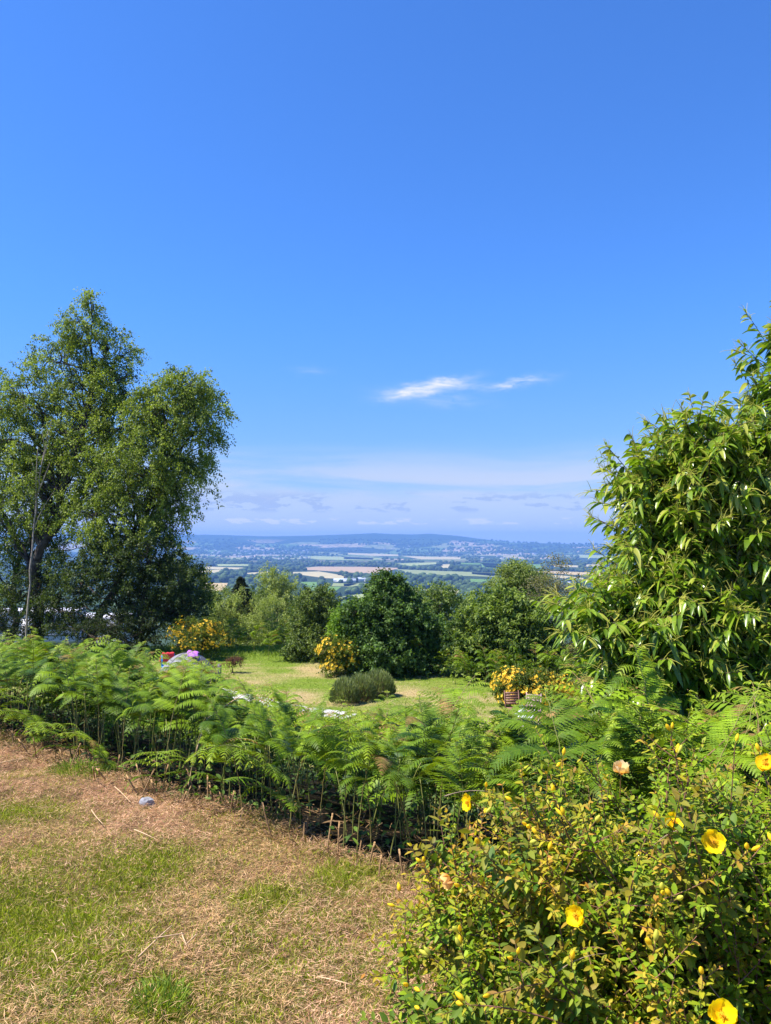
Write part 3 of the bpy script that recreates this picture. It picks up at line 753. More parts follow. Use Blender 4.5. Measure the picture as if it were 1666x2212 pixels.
tree('elder_shrub', 'dark shrub in the shade in front of the white caravan at far left', 'shrub', gnd(60, 29), att(60, 1340, 29), .06, [
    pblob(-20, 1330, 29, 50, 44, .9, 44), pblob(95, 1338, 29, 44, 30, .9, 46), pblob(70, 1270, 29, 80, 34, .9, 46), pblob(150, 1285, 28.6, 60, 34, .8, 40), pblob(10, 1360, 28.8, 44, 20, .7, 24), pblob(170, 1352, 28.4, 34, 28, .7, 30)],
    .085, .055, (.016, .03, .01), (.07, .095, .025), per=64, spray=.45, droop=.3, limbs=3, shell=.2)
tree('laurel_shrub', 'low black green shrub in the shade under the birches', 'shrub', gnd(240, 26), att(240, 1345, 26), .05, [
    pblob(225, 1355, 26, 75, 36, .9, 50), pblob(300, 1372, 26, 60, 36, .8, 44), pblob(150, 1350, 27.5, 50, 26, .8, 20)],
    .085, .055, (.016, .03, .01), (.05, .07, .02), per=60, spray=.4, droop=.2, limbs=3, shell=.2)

YO = 6.0
# light willows
G_WIL = ((.13, .18, .045), (.44, .49, .15))
tree('willow_tree', 'tall feathery pale willow left of centre against the valley', 'tree', gnd(600, 40), att(600, 1240, 40), .12, [
    pblob(590, 1252, 40, 28, 24, .9, 40), pblob(612, 1290, 40, 44, 34, 1.2, 70), pblob(582, 1310, 40, 40, 40, 1.1, 60), pblob(630, 1330, 40, 34, 36, 1.1, 44), pblob(596, 1360, 40, 60, 40, 1.2, 50)],
    .11, .05, *G_WIL, per=84, spray=.6, droop=.35, limbs=4, shell=.25, up=.7)
tree('willow_tree', 'wide pale green willow thicket behind the lawn, tent side', 'tree', gnd(505, 35), att(510, 1330, 35), .10, [
    pblob(480, 1330, 35, 40, 46, 1.1, 70), pblob(530, 1335, 35, 52, 50, 1.2, 95), pblob(500, 1380, 34.6, 60, 36, 1.1, 70), pblob(560, 1380, 34.5, 52, 40, 1.1, 65), pblob(470, 1372, 34.8, 30, 30, .9, 26)],
    .10, .042, *G_WIL, per=84, spray=.6, droop=.15, limbs=4, shell=.25, up=.9)
tree('willow_tree', 'pale willow bush between the thicket and the dark thorn', 'tree', gnd(600, 33), att(598, 1330, 33), .09, [
    pblob(590, 1345, 33, 44, 42, 1.0, 70), pblob(628, 1372, 33, 36, 38, .9, 50), pblob(588, 1392, 32.6, 44, 28, .9, 40)],
    .10, .042, (.11, .16, .035), (.40, .45, .13), per=84, spray=.55, droop=.15, limbs=4, shell=.25, up=.9)
tree('ash_sapling', 'small bright green sapling top beside the dark conifer', 'tree', gnd(556, 38), att(556, 1290, 38), .07, [pblob(553, 1300, 38, 24, 24, .7, 34), pblob(470, 1300, 38, 26, 26, .7, 30), pblob(500, 1318, 38, 40, 24, .8, 40), pblob(556, 1340, 38, 26, 30, .7, 26)],
    .11, .06, (.05, .09, .018), (.14, .19, .04), per=70, spray=.5, droop=.2, limbs=3, shell=.25)

YO = 0.0
def conifer(name, label, u, y, v_top, v_bot, ru, n, cd, cl):
    base = gnd(u, y); top = at(u, v_top, y); zb = at(u, v_bot, y)[2]
    r_ = thing(name, label, 'tree', base); w = Buf(); cbuf = Buf()
    w.tube(np.linspace(base, top, 8) - base, np.linspace(.14, .01, 8), 7)
    k = y / FPX; pos, dd = [], []
    for i in range(n):
        t = (i + rng.random()) / n; z = zb + (top[2] - zb) * t
        L_ = ru * k * (1 - t) ** .85 * rng.uniform(.75, 1.1) + .05
        a = rng.uniform(0, 6.283); d = np.array([math.cos(a), math.sin(a), 0])
        s = np.array([base[0], base[1], z]); e = s + d * L_ + [0, 0, -.05 - .10 * L_]
        P = bez(s, (s + e) / 2 + [0, 0, .12 * L_], e, 5); w.tube(P - base, np.linspace(.025, .005, 5), 3, cap=False)
        m = int(60 * L_) + 14; q = rng.random(m) ** .7
        pp = s + (e - s) * q[:, None] + np.array([0, 0, 1.0]) * (.12 * L_ * 2 * q * (1 - q))[:, None]
        side = np.array([-d[1], d[0], 0]); pp = pp + side * (rng.normal(size=m) * .16 * L_ * (1.1 - q))[:, None] + rng.normal(size=(m, 3)) * .02
        pos.append(pp); dd.append(np.tile(d, (m, 1)) + side * rng.normal(size=(m, 1)) * .8 + rng.normal(size=(m, 3)) * .3)
    pos, dd = np.concatenate(pos), np.concatenate(dd); q = len(pos)
    leaves(cbuf, pos - base, dd, rdir(q) * .5 + [0, 0, 1], .15, .06, mixc(cd, cl, rng.normal(size=q) * .3 + .5), droop=.2)
    put('trunk', w.build('trunk', M_BARK, True), r_); put('crown', cbuf.build('crown', M_LEAF), r_)
conifer('conifer_tree', 'small dark conical conifer between the pale willows', 522, 42, 1245, 1330, 42, 150, (.012, .022, .014), (.035, .05, .028))

# dark thorn, oak, laurel, right-hand tree
tree('hawthorn_tree', 'dark rounded thorn tree left of the big oak', 'tree', gnd(690, 30), at(690, 1310, 30), .10, [
    pblob(688, 1300, 30, 34, 26, .8, 44), pblob(665, 1340, 30, 34, 40, .8, 56), pblob(712, 1335, 30, 40, 44, .9, 70), pblob(672, 1385, 29.8, 42, 34, .8, 56), pblob(715, 1385, 29.8, 36, 40, .8, 48), pblob(650, 1400, 29.6, 26, 22, .6, 24)],
    .085, .06, (.035, .065, .016), (.22, .28, .07), per=80, spray=.42, droop=.25, limbs=4, shell=.25)
tree('laurel_bush', 'fresh bright green bush lit beside the oak', 'shrub', gnd(760, 27.5), at(760, 1340, 27.5), .06, [
    pblob(758, 1338, 27.5, 30, 30, .6, 48), pblob(745, 1365, 27.4, 30, 26, .6, 44), pblob(775, 1372, 27.4, 28, 32, .5, 40)],
    .10, .055, (.07, .15, .012), (.24, .37, .035), per=72, spray=.36, droop=.2, limbs=3, shell=.3)
tree('oak_tree', 'dark broad oak with a jagged top in the middle of the view', 'tree', gnd(850, 27), at(830, 1290, 27), .14, [
    pblob(825, 1265, 27, 16, 26, .4, 22), pblob(838, 1285, 27, 40, 34, .9, 70), pblob(872, 1296, 27, 30, 24, .7, 34), pblob(800, 1330, 27, 54, 50, 1.0, 100), pblob(865, 1335, 27, 66, 46, 1.2, 120), pblob(915, 1365, 27.2, 42, 48, 1.0, 76), pblob(840, 1395, 26.8, 80, 52, 1.2, 140),
    pblob(915, 1420, 27, 50, 36, 1.0, 60), pblob(800, 1420, 26.9, 44, 40, .9, 60), pblob(860, 1435, 26.6, 60, 22, .9, 46)],
    .10, .072, (.024, .058, .014), (.16, .26, .06), per=84, spray=.42, droop=.2, limbs=5, shell=.25, var=.28)
tree('apple_tree', 'thin leafy tree seen in the gap between the two dark trees', 'tree', gnd(948, 36), at(950, 1290, 36), .08, [
    pblob(948, 1300, 36, 38, 30, .9, 48), pblob(935, 1345, 36, 34, 40, .8, 44), pblob(985, 1330, 36, 40, 36, .9, 50), pblob(965, 1385, 35, 44, 40, .9, 50), pblob(905, 1300, 37, 22, 24, .7, 24)],
    .11, .07, (.06, .10, .028), (.28, .36, .09), per=72, spray=.5, droop=.2, limbs=4, shell=.3)
tree('chestnut_tree', 'broad green domed tree right of centre behind the yellow shrub', 'tree', gnd(1080, 26.5), at(1085, 1330, 26.5), .15, [
    pblob(1095, 1300, 26.5, 40, 26, .8, 60), pblob(1050, 1330, 26.5, 56, 40, 1.0, 95), pblob(1125, 1335, 26.5, 56, 42, 1.0, 95), pblob(1015, 1375, 26.5, 46, 42, .9, 80), pblob(1085, 1385, 26.2, 84, 50, 1.2, 150), pblob(1155, 1385, 26.6, 48, 50, 1.0, 84),
    pblob(1040, 1430, 26.2, 66, 36, 1.0, 90), pblob(1130, 1440, 26.4, 70, 40, 1.0, 84), pblob(1185, 1430, 26.7, 30, 36, .8, 36)],
    .14, .058, (.032, .070, .014), (.26, .34, .06), per=72, spray=.42, droop=.25, limbs=5, shell=.25, var=.3)
tree('birch_tree', 'light small leaved birch top rising behind the domed tree', 'tree', gnd(1120, 34), at(1112, 1240, 34), .10, [
    pblob(1110, 1240, 34, 30, 22, .8, 44), pblob(1090, 1268, 34, 30, 26, .8, 44), pblob(1138, 1262, 34, 36, 30, .9, 54), pblob(1120, 1300, 34, 52, 34, 1.0, 60)],
    .09, .055, (.08, .12, .03), (.32, .38, .10), per=84, spray=.5, droop=.2, limbs=4, shell=.25, up=.8)
tree('thorn_tree', 'sparse brownish half bare thorn tree in front of the valley on the right', 'tree', gnd(1215, 29), at(1195, 1290, 29), .09, [
    pblob(1165, 1290, 29, 44, 30, .8, 36), pblob(1205, 1265, 29, 40, 34, .9, 28), pblob(1185, 1330, 29, 44, 44, .9, 60), pblob(1225, 1350, 29, 36, 44, .9, 46), pblob(1215, 1405, 28.8, 50, 40, .9, 60), pblob(1255, 1420, 28.8, 40, 36, .8, 40), pblob(1200, 1230, 29, 30, 22, .6, 10)],
    .075, .045, (.08, .08, .034), (.27, .25, .115), per=40, spray=.45, droop=.15, limbs=6, shell=.3, up=.8, twig_r=.008, bark=mat_plain('grey_thorn_bark', (.19, .155, .12), .9, .1, .3, 14))

tree('oak_tree', 'dark oak standing directly behind the sweet chestnut at the right edge', 'tree', gnd(1640, 24), at(1640, 1080, 24), .16, [
    pblob(1600, 1120, 24, 90, 80, 1.2, 70), pblob(1690, 1100, 24, 90, 100, 1.2, 70), pblob(1580, 1260, 24, 110, 90, 1.3, 80), pblob(1720, 1270, 24, 120, 110, 1.3, 80), pblob(1640, 1380, 24, 150, 70, 1.3, 70)],
    .12, .08, (.018, .04, .012), (.10, .16, .04), per=60, spray=.5, droop=.2, limbs=4, shell=.25)
# yellow flowering shrubs of the clearing
M_YFLOW = M_PETAL
def flowering(name, label, base, blobs, nfl, seed=0, group='yellow flowering shrubs round the lower lawn'):
    def extra(root, b0, P, D):
        fb = Buf()
        c = []; dd = []
        for cc, rad, n in blobs:
            m = int(1.5 * nfl * n / sum(b[2] for b in blobs)); d = rdir(m); d[:, 2] = np.abs(d[:, 2]) * 1.1 - .25; d[:, 1] -= .25; d = nrm(d)
            c.append(cc + d * rad * rng.uniform(.94, 1.14, (m, 1))); dd.append(d)
        c, dd = np.concatenate(c), np.concatenate(dd); kk = fbm(c[:, 0] * 4 + c[:, 1] * 2, c[:, 2] * 5 + c[:, 1] * 2, 3) > .40; c, dd = c[kk] + dd[kk] * rng.normal(size=(kk.sum(), 1)) * .05, dd[kk]; c[:, 2] = np.maximum(c[:, 2], ground_z(c[:, 0], c[:, 1]) + .05)
        for j in range(5):                                    # five petals round each flower's axis
            a = nrm(np.cross(dd, rdir(1)[0])); bb = np.cross(dd, a); th = j * 2 * math.pi / 5
            pd = a * math.cos(th) + bb * math.sin(th) + dd * .5
            col = mixc((.82, .50, .02), (.92, .70, .10), rng.random(len(c)))
            leaves(fb, c - b0, pd, dd, .062, .06, col)
        put('flowers', fb.build('flowers', M_YFLOW), root)
    return tree(name, label, 'shrub', base, base + np.array([0, 0, .5]), .03, blobs, .06, .034, (.04, .07, .012), (.20, .25, .03), per=72, spray=.26, droop=.1, limbs=6, shell=.3, jag=1.4, extra=extra, crown_name='foliage', bark=M_TWIG)
flowering('flowering_shrub', 'golden flowered shrub behind the tent, under the dark trees', gnd(440, 30), [
    pblob(405, 1368, 30, 36, 26, .6, 60), pblob(450, 1362, 30, 32, 22, .6, 60), pblob(420, 1395, 29.8, 42, 18, .6, 46), pblob(470, 1390, 30.1, 30, 24, .6, 40)], 380)
flowering('flowering_shrub', 'rounded golden flowered shrub at the foot of the oak', gnd(727, 26.5), [
    pblob(715, 1405, 26.5, 30, 26, .5, 56), pblob(745, 1420, 26.5, 32, 34, .5, 60), pblob(722, 1440, 26.3, 28, 16, .4, 30), pblob(764, 1432, 26.7, 20, 26, .4, 26)], 330)
flowering('flowering_shrub', 'broad low golden flowered shrub behind the garden chairs', gnd(1145, 21.5), [
    pblob(1110, 1478, 21.5, 42, 30, .5, 76), pblob(1165, 1482, 21.6, 48, 28, .5, 80), pblob(1210, 1492, 21.6, 28, 28, .5, 46), pblob(1140, 1510, 21.2, 64, 24, .5, 60)], 760)

# trimmed grey-green cushion shrub on the lawn: thin upright stems
def cushion():
    base = at(782, 1512, 22.3); base[2] = gz(base[0], base[1]); r_ = thing('lavender_bush', 'long low grey green clipped bush alone on the lower lawn', 'shrub', base)
    pos, dn = [], []
    for u, v, y0, ru, rv, ry, n in ((745, 1500, 21.8, 32, 22, .36, 3200), (778, 1492, 22.2, 36, 26, .40, 4200), (816, 1480, 22.8, 38, 28, .42, 4800)):
        c, rad, _ = pblob(u, v, y0, ru, rv, ry, 1); c[2] = gz(c[0], c[1]) + .05; rad = np.array([rad[0], ry, .66])
        d = rdir(n); d[:, 2] = np.abs(d[:, 2]); pos.append(c + d * rad * rng.uniform(.72, 1.0, (n, 1))); dn.append(d)
    p, d = np.concatenate(pos), np.concatenate(dn); n = len(p); b = Buf()
    leaves(b, p - base, d * .6 + rdir(n) * .3 + [0, 0, .9], rdir(n), rng.uniform(.07, .16, n), .016, mixc((.07, .10, .03), (.30, .34, .15), rng.normal(size=n) * .25 + .2 + .5 * d[:, 2]))
    put('foliage', b.build('foliage', M_LEAF), r_)
    w = Buf()
    for i in range(160):
        k = rng.integers(n); w.tube(bez(np.array([p[k, 0] * .4 + base[0] * .6, p[k, 1] * .5 + base[1] * .5, base[2] - .02]), (p[k] + base) / 2, p[k], 4) - base, [.012, .01, .007, .004], 3)
    put('stem', w.build('stem', M_TWIG), r_)
cushion()
def bonsai(u, v, y, s, label):
    base = gnd(u, y)
    def bl(du, dv, ru, rv, n): return pblob(u + du, v + dv, y, ru, rv, .2 * s, n)
    tree('barberry_bush', label, 'shrub', base, base + np.array([0, 0, .22 * s]), .035, [bl(-8, -6, 12, 7, 20), bl(8, -8, 13, 8, 24), bl(0, -12, 10, 5, 16)], .035, .022, (.09, .035, .025), (.20, .10, .06), per=40, spray=.13, droop=.0, limbs=5, shell=.3, up=.7, crown_name='foliage')
bonsai(505, 1440, 26.8, 1.0, 'small reddish barberry on a bare stem alone on the grass')
bonsai(448, 1452, 25.9, 1.0, 'low reddish barberry growing against the end of the tent')
rng = np.random.default_rng(42)
# ------------------------------------------------------------------ bracken
def pinnule_tmpl(nl):
    """a narrow blade with a toothed edge: nl lobes on each side"""
    v, q = [], []
    for i in range(nl + 1):
        t = i / nl; w = .5 * (1 - t) ** .7 if i < nl else 0
        v += [[t, -w * .42, 0, t * t], [t, w * .42, 0, t * t]]
    for i in range(nl): q.append([2 * i, 2 * i + 2, 2 * i + 3, 2 * i + 1])
    tris = []
    for i in range(nl):
        t = (i + .75) / nl; w = .5 * (1 - (i + .3) / nl) ** .7; b = len(v)
        v += [[t, -w, .03, t * t], [t, w, .03, t * t]]
        tris += [[2 * i, b, 2 * i + 2], [2 * i + 1, 2 * i + 3, b + 1]]
    return np.array(v, float), np.array(q), np.array(tris)
T_PINN = pinnule_tmpl(5)
FERN_D, FERN_L, FERN_Y = np.array([.026, .078, .006]), np.array([.225, .345, .012]), np.array([.46, .50, .035])

def bracken_mesh(seed, hs, n_pairs, lp, lr, lean, hi=True, young=.8):
    """one bracken frond: upright stalk, then pairs of feathery pinnae that arch out and down. Returns (stem mesh, blade mesh, height)"""
    r_ = np.random.default_rng(seed); st = Buf(); bl = Buf()
    n = 26; t = np.linspace(0, 1, n)
    ang = R(lean) * (.25 + 1.3 * t ** 1.6); L_ = hs + lr
    step = L_ / (n - 1); side = r_.normal() * .05
    d = np.stack([np.sin(ang), side * t, np.cos(ang)], -1); P = np.concatenate([[[0, 0, 0]], np.cumsum(d[:-1] * step, 0)])
    P[:, :2] += r_.normal(size=(n, 2)) * .003
    # curled tip
    a = np.linspace(0, 1.6 * math.pi, 9); rad = .022 * (1 - a / 7); e = P[-1]; dd = nrm(d[-1])
    tip = e + dd * (rad * np.sin(a))[:, None] + np.array([1, .3 * r_.normal(), -.15]) * ((1 - np.cos(a)) * rad)[:, None]
    stem_c = mixc((.16, .20, .04), (.26, .19, .07), r_.random(1))[0]
    st.tube(P, np.linspace(.0052, .0018, n), 5, stem_c); st.tube(tip, np.linspace(.002, .0012, 9), 4, FERN_Y * .9)
    s0 = hs / L_
    yt = r_.random()
    for i in range(n_pairs):
        f = i / max(1, n_pairs - 1); s = s0 + (1 - s0) * (f ** .82) * .985
        b0 = np.array([np.interp(s, t, P[:, k]) for k in range(3)]); rd = nrm(np.array([np.interp(s, t, d[:, k]) for k in range(3)]))
        for sg in (-1, 1):
            ln = lp * (1 - f) ** .85 * r_.uniform(.85, 1.12) + .035
            out = nrm(np.array([r_.normal() * .15, sg, r_.normal() * .12 + .20]) + rd * (.35 + .5 * f))
            m = 9; q = np.linspace(0, 1, m)
            sag = r_.uniform(.18, .5); curl = r_.uniform(.0, .35)
            C = b0 + out * (q * ln)[:, None] + np.array([0, 0, -1.0]) * (sag * ln * q ** 2.2 + curl * ln * q ** 6)[:, None]
            C += np.array([1.0, 0, 0]) * (.10 * ln * q ** 2 * r_.normal())[:, None]
            tg = nrm(np.gradient(C, axis=0))
            st.tube(C, np.linspace(.0019, .0006, m), 3, mixc(stem_c, FERN_L, [.5])[0], cap=False)
            up = nrm(np.cross(np.cross(tg, np.array([0, 0, 1.0])), tg) + r_.normal(size=3) * .06 + np.array([-.25, 0, 0]))
            k = max(5, int(ln / (.0175 if hi else .024))); u = (np.arange(k) + .4) / k
            cc = np.stack([np.interp(u, q, C[:, j]) for j in range(3)], -1); tt = nrm(np.stack([np.interp(u, q, tg[:, j]) for j in range(3)], -1))
            uu = nrm(np.stack([np.interp(u, q, up[:, j]) for j in range(3)], -1)); ss = np.cross(tt, uu)
            pl = ln * .27 * np.minimum(1, .55 + 3.0 * u) * (1 - u ** 1.9) ** .9 + .006
            tone = np.clip(.38 + .4 * f + young * (yt - .5) + r_.normal() * .14, 0, 1)
            col = mixc(FERN_D, FERN_L, [tone]); col = col + (FERN_Y - col) * np.clip((u[:, None] - .55) * 1.1 * tone + (f - .6) * .7, 0, .9)
            if r_.random() < .06: col = mixc((.16, .13, .03), (.34, .20, .07), r_.random(k))
            col = col * (1 + .14 * r_.normal(size=(k, 1)))
            for s2 in (-1, 1):
                dirs = nrm(ss * s2 + tt * (.35 + .5 * u[:, None]) + r_.normal(size=(k, 3)) * .05)
                leaves(bl, cc, dirs, uu, pl, (np.full(k, .0205) if hi else np.full(k, .020)) * np.clip(ln / .3, .55, 1.1), np.clip(col, .005, 1), T_PINN if hi else T_DIAMOND, droop=r_.uniform(.1, .35))
    zmax = max(P[:, 2].max(), tip[:, 2].max())
    return st.build('stalk', M_STALK_T, True), bl.build('frond', M_FERN), zmax

M_STALK_T = mat_leaf('fern_stalk_tint', .5, .3, 0)
FERNS = []
for s in range(12):
    r_ = np.random.default_rng(900 + s)
    FERNS.append(bracken_mesh(500 + s, r_.uniform(.60, .86), int(r_.integers(5, 9)), r_.uniform(.32, .50), r_.uniform(.34, .52), r_.uniform(6, 34)))
LOWF = [bracken_mesh(700 + s, .35, 7, .40, .5, 30 + 6 * s, hi=False) for s in range(5)]
SIDEF = [bracken_mesh(800 + s, .12, 9, .26, .55, 62 + 8 * s) for s in range(4)]      # low fronds leaning out at the foot

def fern(x, y, h, kind, label, group, rz=None, name='bracken_fern', sink=.01):
    st, bl, zm = kind
    z = gz(x, y)
    r_ = thing(name, label, 'fern', (x, y, z - sink), rng.uniform(0, 6.283) if rz is None else rz, group)
    k = h / zm; r_.scale = (min(k * 1.05, 1.25), min(k * 1.05, 1.25), k)
    put('stalk', st, r_); put('frond', bl, r_)
    return r_
PROF_U = [-300, 0, 60, 120, 180, 260, 330, 400, 450, 500, 560, 610, 680, 740, 800, 860, 920, 960, 1010, 1080, 1140, 1200, 1260, 1320, 1400, 1470, 1550, 1620, 1700, 2000]
PROF_V = [1345, 1350, 1362, 1350, 1380, 1380, 1390, 1412, 1440, 1486, 1478, 1465, 1500, 1525, 1500, 1500, 1468, 1480, 1520, 1538, 1534, 1530, 1500, 1470, 1425, 1440, 1510, 1480, 1470, 1470]
def max_h(x, y, slack):
    u = 833 + x / y * FPX; v = np.interp(u, PROF_U, PROF_V) + slack
    return EYE + ray(u, v)[1] * y - gz(x, y)
pts = []
def try_add(x, y, dmin):
    for a, b in pts:
        if (a - x) ** 2 + (b - y) ** 2 < dmin * dmin: return False
    pts.append((x, y)); return True
T0, NE = np.array([.785, -.62]), EN
LB = 'tall green bracken fern in the thick bank along the lawn edge'
GB = 'bracken ferns in the bank along the lawn edge'
LR = 'bright bracken fern behind the yellow flowered bush under the large leaved tree'
GR = 'bracken ferns behind the flowering bush'
nb = 0
for i in range(9000):
    if nb >= 176: break
    s = rng.uniform(-4.5, 5.6); d = rng.random() ** 2.1 * 6.5 + .06
    x, y = EA + T0 * s + NE * d
    if y < 2.75 or y > 13: continue
    u = 833 + x / y * FPX
    if u < -160 or u > 1800: continue
    if x > .35 and y < 3.4 and edge_d(x, y) < .15: continue
    right = u > 1010 + 60 * (y - 3.5)
    h = min(max_h(x, y, rng.uniform(0, 1) ** 1.6 * 80), rng.uniform(1.0, 1.35) if right else rng.uniform(.85, 1.12))
    if d < .35: h = min(h, rng.uniform(.72, 1.0))
    if h < .42: continue
    if not try_add(x, y, .13 + .03 * d): continue
    fern(x, y, h, FERNS[rng.integers(12)], LR if right else LB, GR if right else GB)
    nb += 1
# the front row, close along the mown edge
for i in range(34):
    s = -3.2 + i * .235 + rng.uniform(-.08, .08); x, y = EA + T0 * s + NE * rng.uniform(.12, .62)
    if x > .8 or y < 2.9: continue
    fern(x, y, min(max_h(x, y, rng.uniform(10, 90)), rng.uniform(.62, .98)), FERNS[rng.integers(12)], LB, GB)
# fronds that hang out low at the foot of the bank
for i in range(13):
    s = -3.0 + i * .53 + rng.uniform(-.1, .1); x, y = EA + T0 * s + NE * rng.uniform(.05, .3)
    if x > .75: continue
    fern(x, y, rng.uniform(.28, .55), SIDEF[rng.integers(4)], 'low side frond of bracken hanging towards the mown grass', 'low bracken fronds at the foot of the bank', rz=rng.uniform(2.6, 5.2))
# tall single fronds standing above the others
for u, v, y, k in ((910, 1462, 5.0, 3), (905, 1530, 4.9, 7), (585, 1462, 5.6, 1), (645, 1478, 5.6, 5), (255, 1372, 7.2, 2), (130, 1348, 7.6, 4), (340, 1398, 7.0, 8), (410, 1422, 6.6, 6), (370, 1412, 6.5, 9), (435, 1436, 6.2, 11), (392, 1432, 6.2, 0)):
    p = at(u, v, y); fern(p[0], p[1], p[2] - gz(p[0], p[1]), FERNS[k], LB, GB)
for u, v, y, k, z in ((1440, 1392, 4.3, 9, 2.2), (1085, 1534, 5.2, 1, 1.2), (1110, 1542, 5.0, 4, 4.0), (1150, 1540, 5.3, 6, 2.4), (1185, 1528, 5.1, 8, .3), (1220, 1515, 5.2, 5, 5.2), (1030, 1536, 5.4, 3, 3.1), (1250, 1500, 4.9, 7, 1.9), (1130, 1532, 4.8, 2, 2.9), (1165, 1530, 4.9, 10, .9), (1205, 1520, 4.7, 0, 3.4), (1560, 1480, 3.9, 10, .5), (1490, 1500, 4.0, 0, 3.6), (1290, 1545, 4.2, 11, 2.6), (1120, 1590, 3.9, 2, 2.9)):
    p = at(u, v, y); fern(p[0], p[1], p[2] - gz(p[0], p[1]), FERNS[k], LR, GR, rz=z)
# bracken at the far side of the lower lawn
LF = 'small bracken fern at the foot of the trees across the lower lawn'; GF = 'bracken ferns across the lower lawn'
for (u0, u1, v0, v1, n, h0, h1) in ((480, 560, 1398, 1412, 9, .9, 1.4), (560, 700, 1400, 1428, 14, 1.0, 1.6), (860, 960, 1440, 1462, 13, .8, 1.4), (960, 1060, 1455, 1482, 13, .8, 1.3), (1060, 1215, 1470, 1490, 14, .8, 1.5), (1210, 1260, 1470, 1500, 5, .8, 1.3)):
    for i in range(n):
        u, v = rng.uniform(u0, u1), rng.uniform(v0, v1); p = hit(u, v, LOW)
        fern(p[0], p[1], rng.uniform(h0, h1), LOWF[rng.integers(5)], LF, GF)

# tangle of leaves and dead fronds beneath the bracken
und = Buf(); n = 9000
s = rng.uniform(-4.5, 5.0, n); d = rng.random(n) ** .9 * 5 + .25
xy = EA + T0 * s[:, None] + NE * d[:, None]; k = (xy[:, 1] > 2.7); xy = xy[k]; n = len(xy)
z = ground_z(xy[:, 0], xy[:, 1]) + rng.random(n) ** 1.6 * .42
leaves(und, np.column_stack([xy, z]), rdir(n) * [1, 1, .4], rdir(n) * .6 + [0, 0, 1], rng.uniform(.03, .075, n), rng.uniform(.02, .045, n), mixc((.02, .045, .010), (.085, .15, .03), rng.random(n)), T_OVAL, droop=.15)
n = 5200; s = rng.uniform(-4.5, 5.4, n); d = rng.random(n) ** 1.3 * .9 - .08; xy = EA + T0 * s[:, None] + NE * d[:, None]; k = (xy[:, 1] > 2.5) & (xy[:, 0] < 1.0); xy = xy[k]; n = len(xy)
z = ground_z(xy[:, 0], xy[:, 1]) + rng.random(n) ** 2 * .05 + .004
leaves(und, np.column_stack([xy, z]), rdir(n) * [1, 1, .35], rdir(n) * .5 + [0, 0, 1], rng.uniform(.03, .11, n), rng.uniform(.004, .014, n), mixc((.10, .055, .025), (.40, .25, .12), rng.random(n)), T_OVAL, droop=.1)
n = 1500; s = rng.uniform(-4.5, 5.0, n); d = rng.random(n) * .6 + .02; xy = EA + T0 * s[:, None] + NE * d[:, None]; k = (fbm(xy[:, 0] * 2.5, xy[:, 1] * 2.5, 3) > .47) & (xy[:, 1] > 2.7); xy = xy[k]; n = len(xy)
leaves(und, np.column_stack([xy, ground_z(xy[:, 0], xy[:, 1]) + rng.random(n) * .16]), rdir(n) * [1, 1, .5] + [0, 0, .2], rdir(n) * .6 + [0, 0, 1], rng.uniform(.025, .06, n), rng.uniform(.012, .03, n), mixc((.04, .09, .012), (.16, .26, .03), rng.random(n)), T_OVAL, droop=.2)
tag(put('undergrowth', und.build('undergrowth', M_LEAF)), 'low leafy tangle in the shade beneath the bracken', 'undergrowth', kind='stuff')
und2 = Buf(); n2 = 420; st0 = 0
for i in range(n2):                                   # more bracken deeper in the bank, seen only as a mass
    s = rng.uniform(-6, 7); d = rng.uniform(.75, 7.6) if i % 3 else rng.uniform(.75, 2.2); x, y = EA + T0 * s + NE * d
    if y < 3.4: continue
    h = min(max_h(x, y, rng.uniform(20, 80)), 1.1 if d > 1.4 else rng.uniform(.5, .8))
    if h < .3: continue
    st_, bl_, zm = LOWF[i % 5]; kk = h / zm; a = rng.uniform(0, 6.283)
    for me in (st_, bl_):
        co = np.empty(len(me.vertices) * 3, np.float32); me.vertices.foreach_get('co', co); co = co.reshape(-1, 3) * kk
        co = np.column_stack([co[:, 0] * math.cos(a) - co[:, 1] * math.sin(a), co[:, 0] * math.sin(a) + co[:, 1] * math.cos(a), co[:, 2]]) + [x, y, gz(x, y)]
        tn = np.empty(len(me.vertices) * 4, np.float32); me.attributes['tint'].data.foreach_get('color', tn)
        tot = np.empty(len(me.polygons), np.int32); me.polygons.foreach_get('loop_total', tot); ls = np.empty(len(me.polygons), np.int32); me.polygons.foreach_get('loop_start', ls)
        li = np.empty(len(me.loops), np.int32); me.loops.foreach_get('vertex_index', li)
        q = li[(ls[tot == 4][:, None] + np.arange(4))]; tr = li[(ls[tot == 3][:, None] + np.arange(3))]
        und2.add(co, q, tr if len(tr) else None, tn.reshape(-1, 4)[:, :3])
tag(put('bracken_undergrowth', und2.build('bracken_undergrowth', M_FERN)), 'deep mass of bracken filling the slope behind the front ferns', 'bracken', kind='stuff')

